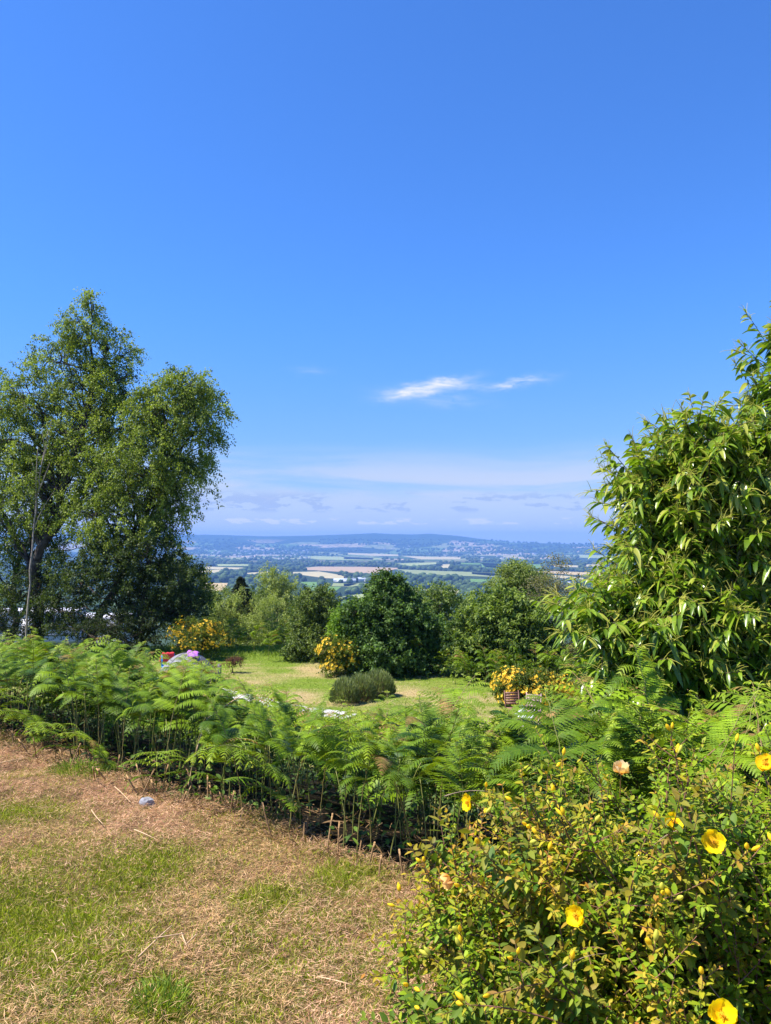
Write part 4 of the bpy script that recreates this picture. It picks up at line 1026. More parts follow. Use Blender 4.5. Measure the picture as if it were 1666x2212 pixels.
# cut stalks standing along the mown edge, and bare stalks inside the bank
LS = 'short cut bracken stalk standing at the edge of the mown grass'; GS = 'cut bracken stalks along the lawn edge'
STUBS = []
for s in range(6):
    b = Buf(); r_ = np.random.default_rng(60 + s); t = np.linspace(0, 1, 6)
    P = np.column_stack([r_.normal() * .008 * t, r_.normal() * .008 * t, t - .02 * (t == 0)]); b.tube(P, .0042 + .0006 * r_.random(6), 6)
    STUBS.append(b.build('cut_stalk', M_STUB, True))
for i in range(72):
    s = rng.uniform(-3.3, 5.2); x, y = EA + T0 * s + NE * rng.uniform(-.12, .22)
    if x > .62 or y < 2.6: continue
    h = rng.uniform(.06, .22); o = put('cut_stalk', STUBS[rng.integers(6)], None, (x, y, gz(x, y)), rng.uniform(0, 6.3), h); o.scale = (1, 1, h)
    o.rotation_euler = (rng.normal() * .22, rng.normal() * .22, rng.uniform(0, 6.3))
    tag(o, LS, 'stalk', GS)
BARE = []
for s in range(4):
    b = Buf(); r_ = np.random.default_rng(160 + s); t = np.linspace(0, 1, 8)
    P = np.column_stack([.05 * r_.normal() * t ** 2, .05 * r_.normal() * t ** 2, t]); b.tube(P, np.linspace(.0042, .0022, 8), 5, (.20, .21, .05))
    BARE.append(b.build('bracken_stalk', M_STALK_T, True))
for i in range(90):
    s = rng.uniform(-3.6, 5.0); x, y = EA + T0 * s + NE * rng.uniform(.2, .8)
    if x > .6 or y < 2.9: continue
    o = put('bracken_stalk', BARE[rng.integers(4)], None, (x, y, gz(x, y) - .01), rng.uniform(0, 6.3)); o.scale = (1, 1, rng.uniform(.35, .6)); o.rotation_euler = (rng.normal() * .09, rng.normal() * .09, rng.uniform(0, 6))
    tag(o, 'thin upright green bracken stalk in the dark foot of the bank', 'stalk', 'upright bracken stalks in the foot of the bank')
rng = np.random.default_rng(43)
# ------------------------------------------------------------------ mown grass: dry thatch and green blades
def lawn():
    b = Buf()
    def region(n, y0=2.05, y1=8.4):
        y = y0 + (y1 - y0) * rng.random(n) ** 1.25; x = rng.uniform(-.56, .56, n) * y
        k = (edge_d(x, y) < .28) & (x < 1.3); return x[k], y[k]
    x, y = region(620000)
    g = lawn_green(x, y) + .15 * rng.normal(size=len(x)); n = len(x)
    dens = fbm(x * 5, y * 5, 3)
    isg = rng.random(n) < np.clip(1.25 * g - .16, .01, .92)
    # dry lying strands
    k = ~isg & (rng.random(n) < .1 + 1.5 * dens); xs, ys = x[k], y[k]; m = len(xs)
    hv = .075 * np.clip(fbm(xs * 6 + 20, ys * 6, 3) - .35, 0, 1) / .65
    z = ground_z(xs, ys) + rng.random(m) ** 1.5 * .02 + hv * rng.random(m)
    a = rng.uniform(0, 2 * math.pi, m); d = np.column_stack([np.cos(a), np.sin(a), rng.normal(size=m) * .28 + .08])
    pink = fbm(xs * 1.6 + 30, ys * 1.6, 3)
    c = mixc((.40, .20, .09), (.95, .61, .38), rng.random(m) ** 1.1)
    c = c + (np.array([.66, .44, .16]) - c) * np.clip((.46 - pink) * 3, 0, .4)[:, None]
    dk = rng.random(m) < .26; c[dk] = mixc((.10, .06, .03), (.22, .14, .075), rng.random(dk.sum()))
    gl = rng.random(m) < .14; c[gl] = mixc((.16, .17, .05), (.34, .33, .12), rng.random(gl.sum()))
    leaves(b, np.column_stack([xs, ys, z]), d, rdir(m) * .5 + [0, 0, 1], rng.uniform(.016, .055, m), rng.uniform(.0011, .0026, m), c, droop=.06)
    # living blades
    xs, ys = x[isg], y[isg]; m = len(xs); z = ground_z(xs, ys)
    a = rng.uniform(0, 2 * math.pi, m); tl = rng.uniform(.2, 1.0, m)
    d = np.column_stack([np.cos(a) * tl, np.sin(a) * tl, np.ones(m) * .9])
    gg = np.clip(g[isg], 0, 1)
    ln = rng.uniform(.025, .055, m) * (.7 + .7 * gg)
    c = mixc((.13, .19, .006), (.42, .47, .02), rng.random(m)); ol = rng.random(m) < .25; c[ol] = mixc((.30, .26, .06), (.48, .40, .12), rng.random(ol.sum()))
    leaves(b, np.column_stack([xs, ys, z]), d, np.column_stack([rng.normal(size=(m, 2)), np.zeros(m)]) + [0, 0, .3], ln, rng.uniform(.0022, .004, m), c, droop=.25)
    tag(put('grass', b.build('grass', M_GRASS)), 'short dry mown grass with straw coloured thatch and green patches', 'grass', kind='stuff')
lawn()
def tuft(u, v, r_, n, h, label):
    p = hit(u, v, 0); b = Buf(); a = rng.uniform(0, 6.283, n); q = np.sqrt(rng.random(n)) * r_
    x, y = p[0] + q * np.cos(a), p[1] + q * np.sin(a); z0 = gz(p[0], p[1])
    d = np.column_stack([np.cos(a) * .5 * q / r_ + rng.normal(size=n) * .2, np.sin(a) * .5 * q / r_ + rng.normal(size=n) * .2, np.ones(n)])
    leaves(b, np.column_stack([x - p[0], y - p[1], ground_z(x, y) - z0]), d, rdir(n) + [0, 0, .3], h * rng.uniform(.5, 1.1, n), rng.uniform(.003, .005, n), mixc((.13, .22, .02), (.34, .46, .06), rng.random(n)), T_OVAL, droop=.3)
    o = put('grass_tuft', b.build('grass_tuft', M_GRASS), None, (p[0], p[1], z0)); tag(o, label, 'grass tuft')
tuft(345, 2178, .085, 340, .085, 'bright green grass tuft at the bottom edge of the dry lawn')
tuft(178, 1668, .20, 420, .10, 'bright green grass tuft near the stalks in the upper left of the lawn')
tuft(120, 2190, .05, 60, .06, 'small pale green weed tuft in the lower left corner of the lawn')

# lower lawn
def lower():
    b = Buf(); n = 170000
    y = 15 + 19 * rng.random(n) ** 1.2; x = rng.uniform(-.52, .52, n) * y
    k = (edge_d(x, y) > 7.4) & (path_d(x, y) > .45); x, y = x[k], y[k]; n = len(x)
    g = clear_green(x, y); z = ground_z(x, y)
    lg = sstep(28.3, 30.5, y + .12 * x + 1.2 * (fbm(x * .6, y * .6, 3) - .5))
    a = rng.uniform(0, 6.283, n); d = np.column_stack([np.cos(a) * .8, np.sin(a) * .8, .5 + .6 * lg + .2 * rng.random(n)])
    c = mixc((.46, .37, .19), (.66, .54, .33), rng.random(n)); gr = rng.random(n) < g; c[gr] = mixc((.13, .21, .02), (.32, .43, .045), rng.random(gr.sum()))
    leaves(b, np.column_stack([x, y, z]), d, rdir(n) + [0, 0, .3], (.075 + .22 * lg) * rng.uniform(.6, 1.2, n), .010 + .006 * lg, c, droop=.2)
    tag(put('meadow_grass', b.build('meadow_grass', M_GRASS)), 'yellow green mown grass of the lower lawn, longer at the tree line', 'grass', kind='stuff')
lower()

# loose dry stalks, stone
def stalk(p0, p1, w, label, bend=.006):
    a = np.array(hit(*p0, 0)); e = np.array(hit(*p1, 0)); a[2] = gz(*a[:2]) + .035; e[2] = gz(*e[:2]) + .04
    m = (a + e) / 2 + np.array([rng.normal() * bend, rng.normal() * bend, .003]); b = Buf()
    b.tube(bez(a, m, e, 8) - a, np.linspace(w * .62, w * .4, 8), 6)
    tag(put('dry_stalk', b.build('dry_stalk', M_STRAW, True), None, a), label, 'stalk')
stalk((298, 2110), (372, 2020), .0055, 'long straw coloured stalk lying below the forked stalks')
stalk((330, 2064), (398, 2046), .0045, 'dry stalk lying left of the forked pair in the lawn')
stalk((392, 2040), (402, 2078), .0040, 'left dry stalk of the small V on the lawn')
stalk((424, 2046), (400, 2080), .0045, 'right dry stalk of the small V on the lawn')
stalk((688, 2130), (760, 2152), .0042, 'pale dry stalk beside the flowering bush near the bottom')
stalk((604, 1995), (628, 1950), .0040, 'short dry stalk pointing up the lawn right of centre')
stalk((290, 1808), (332, 1830), .0045, 'dry stalk lying below the grey stone')
stalk((112, 2082), (124, 2118), .0040, 'short pale straw near the lower left of the lawn')
stalk((198, 1752), (222, 1788), .0045, 'dry stalk lying left of the grey stone')
stalk((248, 1705), (282, 1738), .0045, 'thin straw stalk above the grey stone')
stalk((0, 1652), (60, 1640), .0060, 'dark dry stem at the far left end of the lawn')
def leaning_stalk():
    a, e = at(448, 1552, 5.3), at(530, 1498, 5.5); b = Buf(); b.tube(bez(a, (a + e) / 2 + [0, 0, .012], e, 8) - a, np.linspace(.0045, .0025, 8), 6)
    g = np.array([a[0] - .12, a[1] - .05, gz(a[0] - .12, a[1] - .05)]); b.tube(bez(g, (g + a) / 2 + [0, 0, .1], a, 6) - a, np.linspace(.006, .0045, 6), 6)
    tag(put('dead_stalk', b.build('dead_stalk', M_STRAW, True), None, a), 'long pale dead stalk leaning out of the top of the bracken', 'stalk')
leaning_stalk()
def stone():
    bm = bmesh.new(); bmesh.ops.create_icosphere(bm, subdivisions=3, radius=1)
    r_ = np.random.default_rng(3); pl = [(nrm(r_.normal(size=3)), r_.uniform(.55, .85)) for _ in range(9)]
    for v in bm.verts:
        c = np.array(v.co[:])
        for n_, d_ in pl:
            k = c @ n_
            if k > d_: c = c - n_ * (k - d_)
        v.co = c * [.048, .036, .038] * (1 + .03 * r_.normal())
    me = bpy.data.meshes.new('stone'); bm.to_mesh(me); bm.free()
    me.materials.append(mat_plain('grey_stone', (.42, .42, .44), .9, .2, 0, 25, col2=(.24, .24, .26), bump=.4))
    p = hit(318, 1738, 0); tag(put('stone', me, None, (p[0], p[1], gz(p[0], p[1]) + .03), .4), 'lone grey angular stone on the dry grass near the bracken', 'stone')
stone()
rng = np.random.default_rng(44)
M_DTWIG = mat_plain('dry_twig', (.34, .25, .17), .85, .15, .3, 40)
# ------------------------------------------------------------------ large leaved sweet chestnut on the right
def sweet_chestnut():
    base = at(1720, 1600, 7.2); base[2] = gz(base[0], base[1])
    root = thing('sweet_chestnut_tree', 'close sweet chestnut at the right edge with long glossy hanging leaves', 'tree', base)
    wood, lv, cat = Buf(), Buf(), Buf()
    tp = np.stack([np.linspace(base[i], at(1745, 860, 7.3)[i], 14) for i in range(3)], -1); tp[1:] += np.cumsum(rng.normal(size=(13, 3)) * [.02, .02, 0], 0)
    wood.tube(tp - base, np.linspace(.10, .02, 14), 9)
    B = [pblob(1690, 790, 7.0, 46, 70, .30, 46), pblob(1672, 880, 6.9, 58, 60, .40, 64), pblob(1630, 975, 6.8, 54, 46, .42, 71), pblob(1492, 968, 6.6, 52, 46, .36, 71), pblob(1418, 1056, 6.6, 60, 54, .40, 76), pblob(1520, 1040, 6.6, 90, 90, .5, 92),
         pblob(1620, 1080, 6.9, 90, 90, .5, 76), pblob(1398, 1120, 6.6, 46, 60, .36, 46), pblob(1440, 1190, 6.5, 88, 70, .5, 104), pblob(1550, 1200, 6.5, 90, 80, .5, 92), pblob(1650, 1230, 6.7, 90, 90, .5, 76), pblob(1420, 1270, 6.4, 84, 50, .5, 80),
         pblob(1298, 1335, 6.2, 56, 34, .32, 50), pblob(1385, 1350, 6.2, 76, 44, .40, 76), pblob(1480, 1350, 6.3, 100, 70, .5, 104), pblob(1610, 1370, 6.4, 100, 80, .5, 99), pblob(1358, 1440, 6.1, 64, 54, .36, 60), pblob(1440, 1460, 6.1, 90, 60, .44, 80), pblob(1580, 1480, 6.1, 110, 60, .5, 92), pblob(1700, 1430, 6.6, 60, 90, .5, 34), pblob(1770, 900, 7.4, 80, 110, .5, 48), pblob(1800, 1090, 7.5, 110, 110, .6, 56), pblob(1820, 1290, 7.5, 120, 110, .6, 56), pblob(1830, 1450, 7.4, 120, 80, .6, 40)]
    for c, rad, n in B:
        lp = []
        for q in range(3):
            e = c + rdir(1)[0] * rad * rng.uniform(.05, .5); ok = np.where(tp[:, 2] < e[2] - .35 * np.linalg.norm((e - tp[0])[:2]))[0]; j = int(np.clip(ok[-1] if len(ok) else 1, 1, 12))
            s = tp[j]; P = bez(s, (s + e) / 2 + [0, 0, .14 * np.linalg.norm(e - s)], e, 10); P[1:-1] += rng.normal(size=(8, 3)) * .012
            wood.tube(P - base, np.linspace(.028, .009, 10), 6); lp.append(P)
        lp = np.concatenate(lp)
        d = rdir(n); d[:, 1] -= .35; d = nrm(d); p = c + d * rad * rng.uniform(.35, .95, (n, 1))
        for a in range(n):
            s = lp[np.argmin(((lp - p[a]) ** 2).sum(1))]
            sd = nrm(d[a] * .8 + nrm(p[a] - s) * .6 + np.array([-.15, -.15, .5]) + rng.normal(size=3) * .38); L_ = rng.uniform(.16, .46)
            Q = np.concatenate([bez(s, (s + p[a]) / 2 + [0, 0, .05], p[a], 4)[:-1], bez(p[a], p[a] + sd * L_ * .55, p[a] + sd * L_ + [0, 0, -.10 * L_], 6)])
            wood.tube(Q - base, np.linspace(.006, .002, 9), 4, cap=False)
            m = int(rng.integers(8, 12) * (.6 + L_)) + 3; t = np.linspace(.02, 1, m); sh = Q[3:]; tt = np.linspace(0, 1, 6)
            pos = np.stack([np.interp(t, tt, sh[:, k]) for k in range(3)], -1)
            b = nrm(np.cross(sd, [0, 0, 1.0])); up = np.cross(b, sd); al = np.where(np.arange(m) % 2 == 0, 1, -1)[:, None]
            ld = nrm(b * al * rng.uniform(.5, 1.0, (m, 1)) + sd * (.45 + .5 * t[:, None]) + rng.normal(size=(m, 3)) * .38 + [0, 0, -.5])
            ln = rng.uniform(.085, .165, m) * (1 - .45 * np.clip(t - .65, 0, 1) * 2)
            tone = np.clip(.25 + .55 * t + rng.normal(size=m) * .22, 0, 1)
            col = mixc((.035, .095, .008), (.26, .38, .026), tone); yy = rng.random(m) < .16 * t * 2; col[yy] = mixc((.30, .36, .04), (.42, .42, .07), rng.random(yy.sum()))
            leaves(lv, pos - base, ld, nrm(up * .9 + rng.normal(size=(m, 3)) * .4 + [0, 0, .4]), ln, ln * rng.uniform(.26, .36, m), col, T_CHESTNUT, droop=rng.uniform(.15, .7, m))
            if rng.random() < .9:                            # catkins at the shoot tip
                for k in range(rng.integers(4, 11)):
                    f = rng.uniform(.65, 1.0); s0 = np.array([np.interp(f, tt, sh[:, i]) for i in range(3)])
                    cd = nrm(sd * .8 + rng.normal(size=3) * .5 + [0, 0, .5]); cl = rng.uniform(.06, .15)
                    cat.tube(bez(s0, s0 + cd * cl * .6, s0 + cd * cl + [0, 0, -.25 * cl], 6) - base, np.linspace(.0026, .0014, 6), 4, mixc((.42, .44, .07), (.62, .56, .14), rng.random(1))[0], cap=False)
    put('trunk', wood.build('trunk', M_BARK, True), root); put('foliage', lv.build('foliage', M_GLOSS), root); put('catkins', cat.build('catkins', M_LEAF), root)
sweet_chestnut()

# ------------------------------------------------------------------ the near flowering bush
BC, BR = np.array([1.02, 2.40, -.02]), np.array([1.16, .78, .97])
def on_bush(u, v, k=1.03):
    x, dz = ray(u, v); d = np.array([x, 1, dz]); o = np.array([0, 0, EYE])
    a = d / (BR * k); c = (o - BC) / (BR * k); A, B_, C = a @ a, 2 * a @ c, c @ c - 1
    D = B_ * B_ - 4 * A * C
    t = (-B_ - math.sqrt(D)) / (2 * A) if D > 0 else -B_ / (2 * A)
    return o + d * t
def front_bush():
    base = np.array([1.02, 2.45, gz(1.02, 2.45)])
    root = thing('flowering_bush', 'large near bush at lower right with big open yellow flowers and bronze shoots', 'shrub', base)
    wood, lv = Buf(), Buf(); tips = []
    ns = 760
    for i in range(ns):
        d = rdir(1)[0]; d[2] = abs(d[2]) * .95 + .03; d = nrm(d)
        lump = 1 + .26 * (fbm(np.array([d[0] * 2.6 + 8]), np.array([d[2] * 2.6 + d[1] * 1.8 + 3]), 3)[0] - .5) * 2
        e = BC + d * BR * lump * rng.uniform(.62, 1.06)
        if e[0] > 2.0: continue
        e[2] = max(e[2], gz(e[0], e[1]) + .05)
        # the lower right keeps an open dark hollow
        u_, v_ = 833 + e[0] / e[1] * FPX, HOR + (EYE - e[2]) / e[1] * FPX
        if u_ < 825: continue
        if u_ > 1500 and v_ > 2060 and rng.random() < .72: continue
        s = np.array([base[0] + rng.normal() * .34, base[1] + rng.normal() * .22, base[2] - .02]); s[:2] = s[:2] * .55 + e[:2] * .45 if rng.random() < .5 else s[:2]
        m = s * .45 + e * .55 + np.array([0, 0, .22 * (1 - .5 * d[2])])
        P = bez(s, m, e, 14)
        wood.tube(P - base, np.linspace(.0045, .0014, 14), 4, cap=False)
        arc = np.concatenate([[0], np.cumsum(np.linalg.norm(np.diff(P, axis=0), axis=1))]); L_ = arc[-1]
        bronze = np.clip(fbm(np.array([e[0] * 2.6 + 5]), np.array([e[2] * 3 + e[1] * 2]), 3)[0] * 3.0 - .80 + rng.normal() * .25, 0, 1)
        big = rng.random() < .22
        def leafy(Q, frm, sp, bz, ls):
            al = np.concatenate([[0], np.cumsum(np.linalg.norm(np.diff(Q, axis=0), axis=1))]); l0 = al[-1]
            t = np.arange(frm * l0, l0, sp)
            if len(t) < 2: return
            pos = np.stack([np.interp(t, al, Q[:, k]) for k in range(3)], -1); tg = nrm(np.gradient(pos, axis=0))
            f = t / l0; k = len(t); ph = np.arange(k) * 1.57 + rng.uniform(0, 3)
            a = nrm(np.cross(tg, np.array([.1, .2, 1.0]))); b = np.cross(tg, a)
            for sg in (1, -1):
                o = sg * (a * np.cos(ph)[:, None] + b * np.sin(ph)[:, None])
                dd = nrm(o + tg * (.35 + .45 * f[:, None] ** 3) + rng.normal(size=(k, 3)) * .16 + [0, 0, -.05])
                ln = ls * rng.uniform(.75, 1.2, k) * (1 - .45 * np.clip(f - .8, 0, 1) / .2)
                tone = np.clip(.42 + .25 * f + rng.normal(size=k) * .2, 0, 1)
                col = mixc((.055, .135, .008), (.35, .49, .018), tone)
                br = np.clip(bz * (f - .45) * 2.0 + rng.normal(size=k) * .12, 0, 1)[:, None]
                col = col + (mixc((.62, .44, .03), (.60, .20, .05), rng.random(k) ** 1.4) - col) * br * .85
                if big: col = col * .55 + np.array([.04, .10, .035]) * .45
                nn = nrm(np.cross(np.cross(dd, [0, 0, 1.0]), dd) * 1.0 + rng.normal(size=(k, 3)) * .3)
                leaves(lv, pos - base, dd, nn, ln, ln * rng.uniform(.34, .46, k), np.clip(col, .008, 1), T_OVAL, droop=rng.uniform(0, .3, k))
        leafy(P, .40, .024, bronze, .056 if big else .036)
        tips.append((P[-1], nrm(P[-1] - P[-3]), bronze))
        for q in range(rng.integers(5, 9)):
            j = rng.integers(5, 13); o = nrm(rdir(1)[0] + nrm(P[j] - P[j - 1]) * .9 + [0, 0, .25]); l1 = rng.uniform(.07, .18)
            Q = bez(P[j], P[j] + o * l1 * .5, P[j] + o * l1 + [0, 0, .02], 6)
            wood.tube(Q - base, np.linspace(.0022, .001, 6), 3, cap=False)
            leafy(Q, .12, .017, bronze, .048 if big else .030)
            if rng.random() < .4: tips.append((Q[-1], nrm(Q[-1] - Q[-3]), bronze))
    # dead twigs in the hollow
    def dtwig(a, m, e, w):
        dw = Buf(); dw.tube(bez(a, m, e, 8) - base, np.linspace(w, .0007, 8), 4); put('dead_twig', dw.build('dead_twig', M_DTWIG, True), root)
    for i in range(12):
        p = at(rng.uniform(1330, 1680), rng.uniform(2040, 2230), rng.uniform(1.9, 2.4)); p[2] = max(p[2], .04); e = p + rdir(1)[0] * [.16, .12, .13] * rng.uniform(.5, 1.2)
        dtwig(p, (p + e) / 2 + rng.normal(size=3) * .025, e, .0015)
    for u0, v0, u1, v1, k in ((1190, 2110, 1310, 2060, 2.0), (1480, 1790, 1390, 1850, 2.05), (960, 1720, 1080, 1716, 2.5)):
        a, e = at(u0, v0, k), at(u1, v1, k + .05); dtwig(a, (a + e) / 2 + [0, 0, .03], e, .0017)
    put('stem', wood.build('stem', M_TWIG, True), root); put('foliage', lv.build('foliage', M_LEAF), root)
    # buds: two meshes, about ninety linked copies
    def bud_mesh(seed):
        b = Buf(); r_ = np.random.default_rng(seed); k = 8
        prof = [(-.002, .0018), (.001, .0042), (.005, .0058), (.010, .0052), (.0145, .0028), (.0165, .0004)]
        ang = np.arange(k) * 2 * math.pi / k; v, q = [], []
        for i, (z, w) in enumerate(prof):
            for a in ang: v.append([w * math.cos(a) * (1 + .06 * math.cos(2.5 * a + z * 300)), w * math.sin(a), z])
        for i in range(len(prof) - 1):
            for j in range(k): q.append([i * k + j, i * k + (j + 1) % k, (i + 1) * k + (j + 1) % k, (i + 1) * k + j])
        b.add(v, q, None, (.95, .70, .03) if seed < 3 else (.70, .70, .10))
        for j in range(5):
            a = j * 1.2566; leaves(b, np.array([[0, 0, -.001]]), np.array([[math.cos(a), math.sin(a), 1.2]]), np.array([[math.cos(a), math.sin(a), -.8]]), .009, .005, (.22, .27, .06), T_OVAL)
        b.tube([[0, 0, -.02], [0, 0, 0]], .0011, 4, (.30, .20, .07))
        return b.build('flower_bud', M_PETAL, True)
    BUDS = [bud_mesh(s) for s in range(4)]
    cand = [t for t in tips if t[0][1] < BC[1] + .15 and t[0][2] > .10 and 760 < 833 + t[0][0] / t[0][1] * FPX < 1680]
    vis = []
    for p, d, bz in cand:
        q = (p - BC) / BR
        if q @ q > .86: vis.append((p, d))
    rng.shuffle(cand)
    order = rng.permutation(len(vis)); nbud = 0
    for i in order:
        p, d = vis[i]
        for k in range(rng.integers(1, 3)):
            if nbud >= 84: break
            dd = nrm(d + rng.normal(size=3) * .5 + [0, 0, .3])
            o = put('flower_bud', BUDS[rng.integers(4)], root); o.location = p - base + dd * .018
            o.rotation_euler = Vector(dd).to_track_quat('Z', 'Y').to_euler(); o.scale = (rng.uniform(.8, 1.2),) * 2 + (rng.uniform(1.1, 1.6),); nbud += 1
    # open flowers
    def flower(u, v, size, face, open_, tint, lab, faded=False, k=1.05):
        p = on_bush(u, v, k); face = nrm(np.array(face, float)); a = nrm(np.cross(face, [0.1, .2, 1.0])); b_ = np.cross(face, a)
        f = Buf(); m, n_ = 7, 6
        for j in range(5):
            th = j * 1.2566 + .3; r0 = a * math.cos(th) + b_ * math.sin(th); t0 = np.cross(face, r0)
            V = []
            wv = rng.uniform(0, 6.28)
            for i in range(m):
                t = i / (m - 1)
                for q in range(n_):
                    w = (q / (n_ - 1) - .5) * 2
                    wd = .80 * size * math.sin(min(1, t * 1.05 + .08) ** .8 * math.pi * .78) * (1.0 if t < .95 else .86)
                    cup = open_ * t * t + .10 * w * w * t + .085 * math.sin(wv + 4 * w + 5 * t) * t + .05 * math.sin(2 * wv + 9 * w) * t * t
                    skew = .10 * t * size
                    tq_ = t * (1 - .10 * abs(w) ** 3 - .05 * (1 + math.sin(wv * 3 + 7 * w)) * (t > .9))
                    V.append(r0 * size * tq_ * (1 - .25 * open_ * t) + t0 * (w * wd + skew) + face * (cup * size + .02 * size * (j % 2)))
            q = [[i * n_ + k_, i * n_ + k_ + 1, (i + 1) * n_ + k_ + 1, (i + 1) * n_ + k_] for i in range(m - 1) for k_ in range(n_ - 1)]
            tt = np.repeat(np.linspace(0, 1, m), n_); c1, c2 = np.array(tint[0]), np.array(tint[1])
            f.add(np.array(V), q, None, c1 + (c2 - c1) * tt[:, None])
        o = put('flower', f.build('flower', M_PETAL, True), root, p - base); o['label'] = lab
        st = Buf()
        for i in range(60):
            d = nrm(face * .9 + rng.normal(size=3) * .45); l1 = size * rng.uniform(.28, .42)
            st.tube(bez(np.zeros(3), face * l1 * .6, d * l1, 4), .0005, 3, (.90, .62, .04)); leaves(st, np.array([d * l1]), rdir(1), rdir(1), .003, .002, (.85, .42, .03))
        put('stamens', st.build('stamens', M_PETAL), o)
        ca = Buf(); ca.tube([p * 0 - face * .05 + [0, 0, -.03], p * 0 - face * .012, p * 0], [.0016, .0018, .003], 5, (.30, .18, .06))
        for j in range(5):
            th = j * 1.2566; leaves(ca, np.array([-face * .002]), np.array([a * math.cos(th) + b_ * math.sin(th) + face * .2]), np.array([face]), size * .42, size * .2, (.16, .24, .05), T_OVAL)
        put('calyx', ca.build('calyx', M_LEAF), o)
    Y = ((.92, .56, .004), (.98, .82, .010)); YO = ((.90, .48, .006), (.95, .64, .012)); F = ((.90, .50, .06), (.95, .72, .42))
    flower(1540, 1818, .031, (-.15, -1, .35), .30, Y, 'largest open yellow flower, facing the viewer')
    flower(1455, 1778, .027, (.1, -.7, .75), .42, Y, 'open yellow flower left of the largest one')
    flower(1247, 1978, .028, (-.7, -.6, .3), .50, Y, 'cupped yellow flower low in the middle of the bush')
    flower(1013, 1733, .028, (-.95, -.35, .1), .35, Y, 'yellow flower seen edge on at the left of the bush', k=1.12)
    flower(1655, 1650, .030, (-.5, -.5, .7), .40, YO, 'orange yellow flower at the right picture edge', k=1.0)
    flower(1562, 2198, .034, (-.2, -.6, .8), .75, Y, 'deep cupped yellow flower at the bottom edge')
    flower(1342, 1668, .027, (0, -.3, 1), .95, F, 'faded peach coloured flower at the top of the bush', k=1.0)
    flower(974, 1898, .024, (-.8, -.3, -.4), 1.0, ((.80, .36, .04), (.90, .58, .22)), 'withered orange flower at the left of the bush', k=1.08)
front_bush()
rng = np.random.default_rng(45)
# ------------------------------------------------------------------ camp on the lower lawn
M_FLY = mat_plain('tent_fly', (.22, .22, .235), .6, .3, .08, 6); M_FLYD = mat_plain('tent_dark_panel', (.10, .10, .115), .6, .3, .1, 6)
M_PURPLE = mat_plain('purple_towel', (.40, .15, .50), .9, .1, .1, 20); M_RED = mat_plain('red_cloth', (.62, .04, .05), .8, .2, .1, 20); M_BLUE = mat_plain('blue_cloth', (.02, .22, .60), .8, .2, .1, 20)
M_ORANGE = mat_plain('orange_nylon', (.62, .14, .05), .6, .3, .1, 20)
M_METAL = mat_plain('dark_metal', (.05, .05, .055), .45, .5)
M_WOODB = mat_plain('brown_wood', (.19, .085, .055), .55, .4, .25, 30); M_WOODP = mat_plain('faded_pink_wood', (.46, .29, .29), .7, .3, .15, 30)
M_WHITE = mat_plain('white_paint', (.56, .55, .60), .5, .4)
def tent():
    c = gnd(408, 25.4); r_ = thing('dome_tent', 'grey dome camping tent on the lower lawn with a dark end panel', 'tent', c, .15)
    L_, W, H = 1.05, .85, .90; nu, nv = 25, 13
    def surf(u, v): return np.array([L_ * u * (1 - .12 * v * v), W * math.sin(v * math.pi / 2) * math.sqrt(max(0, 1 - u * u * .82)), H * (1 - abs(u) ** 2.3 * .96) * math.cos(v * math.pi / 2) ** .8])
    for nm, a, b, m in (('fly_sheet', -1.0, .42, M_FLY), ('dark_panel', .42, 1.0, M_FLYD)):
        us = np.linspace(a, b, nu); vs_ = np.linspace(-1, 1, nv); V = np.array([[surf(u, v) for v in vs_] for u in us]).reshape(-1, 3)
        q = [[i * nv + j, i * nv + j + 1, (i + 1) * nv + j + 1, (i + 1) * nv + j] for i in range(nu - 1) for j in range(nv - 1)]
        bb = Buf(); bb.add(V, q); put(nm, bb.build(nm, m, True), r_)
    for s in (1, -1):
        bb = Buf(); bb.tube([surf(u, s * u * .9) * 1.012 + [0, 0, .004] for u in np.linspace(-.98, .98, 22)], .007, 5); put('pole', bb.build('pole', M_METAL, True), r_)
    bb = Buf(); bb.tube([(L_ * 1.0, .1, .02), (L_ * 1.0, .06, .42)], .05, 6); bb.box((L_ * .93, -.10, 0), (L_ * 1.04, .12, .50)); put('end_upright', bb.build('end_upright', M_FLYD), r_)
    bb = Buf()
    for s in (1, -1): bb.tube([surf(0, s * .7), np.array([s * .2, s * 1.7, .01])], .004, 4)
    put('guy_line', bb.build('guy_line', M_WHITE), r_)
    # towel thrown over the top
    us, vs_ = np.linspace(.02, .34, 12), np.linspace(-.36, .16, 10)
    V = np.array([[surf(u, v) * 1.03 + [.02 * math.sin(v * 14), .03 * math.sin(u * 19), .022 + .018 * math.sin(u * 26 + v * 13)] for v in vs_] for u in us]).reshape(-1, 3)
    q = [[i * 10 + j, i * 10 + j + 1, (i + 1) * 10 + j + 1, (i + 1) * 10 + j] for i in range(11) for j in range(9)]
    bb = Buf(); bb.add(V, q); o = put('towel', bb.build('towel', M_PURPLE, True), None, c, .15)
    md = o.modifiers.new('thick', 'SOLIDIFY'); md.thickness = .012
    tag(o, 'purple towel drying over the top of the grey tent', 'towel')
tent()
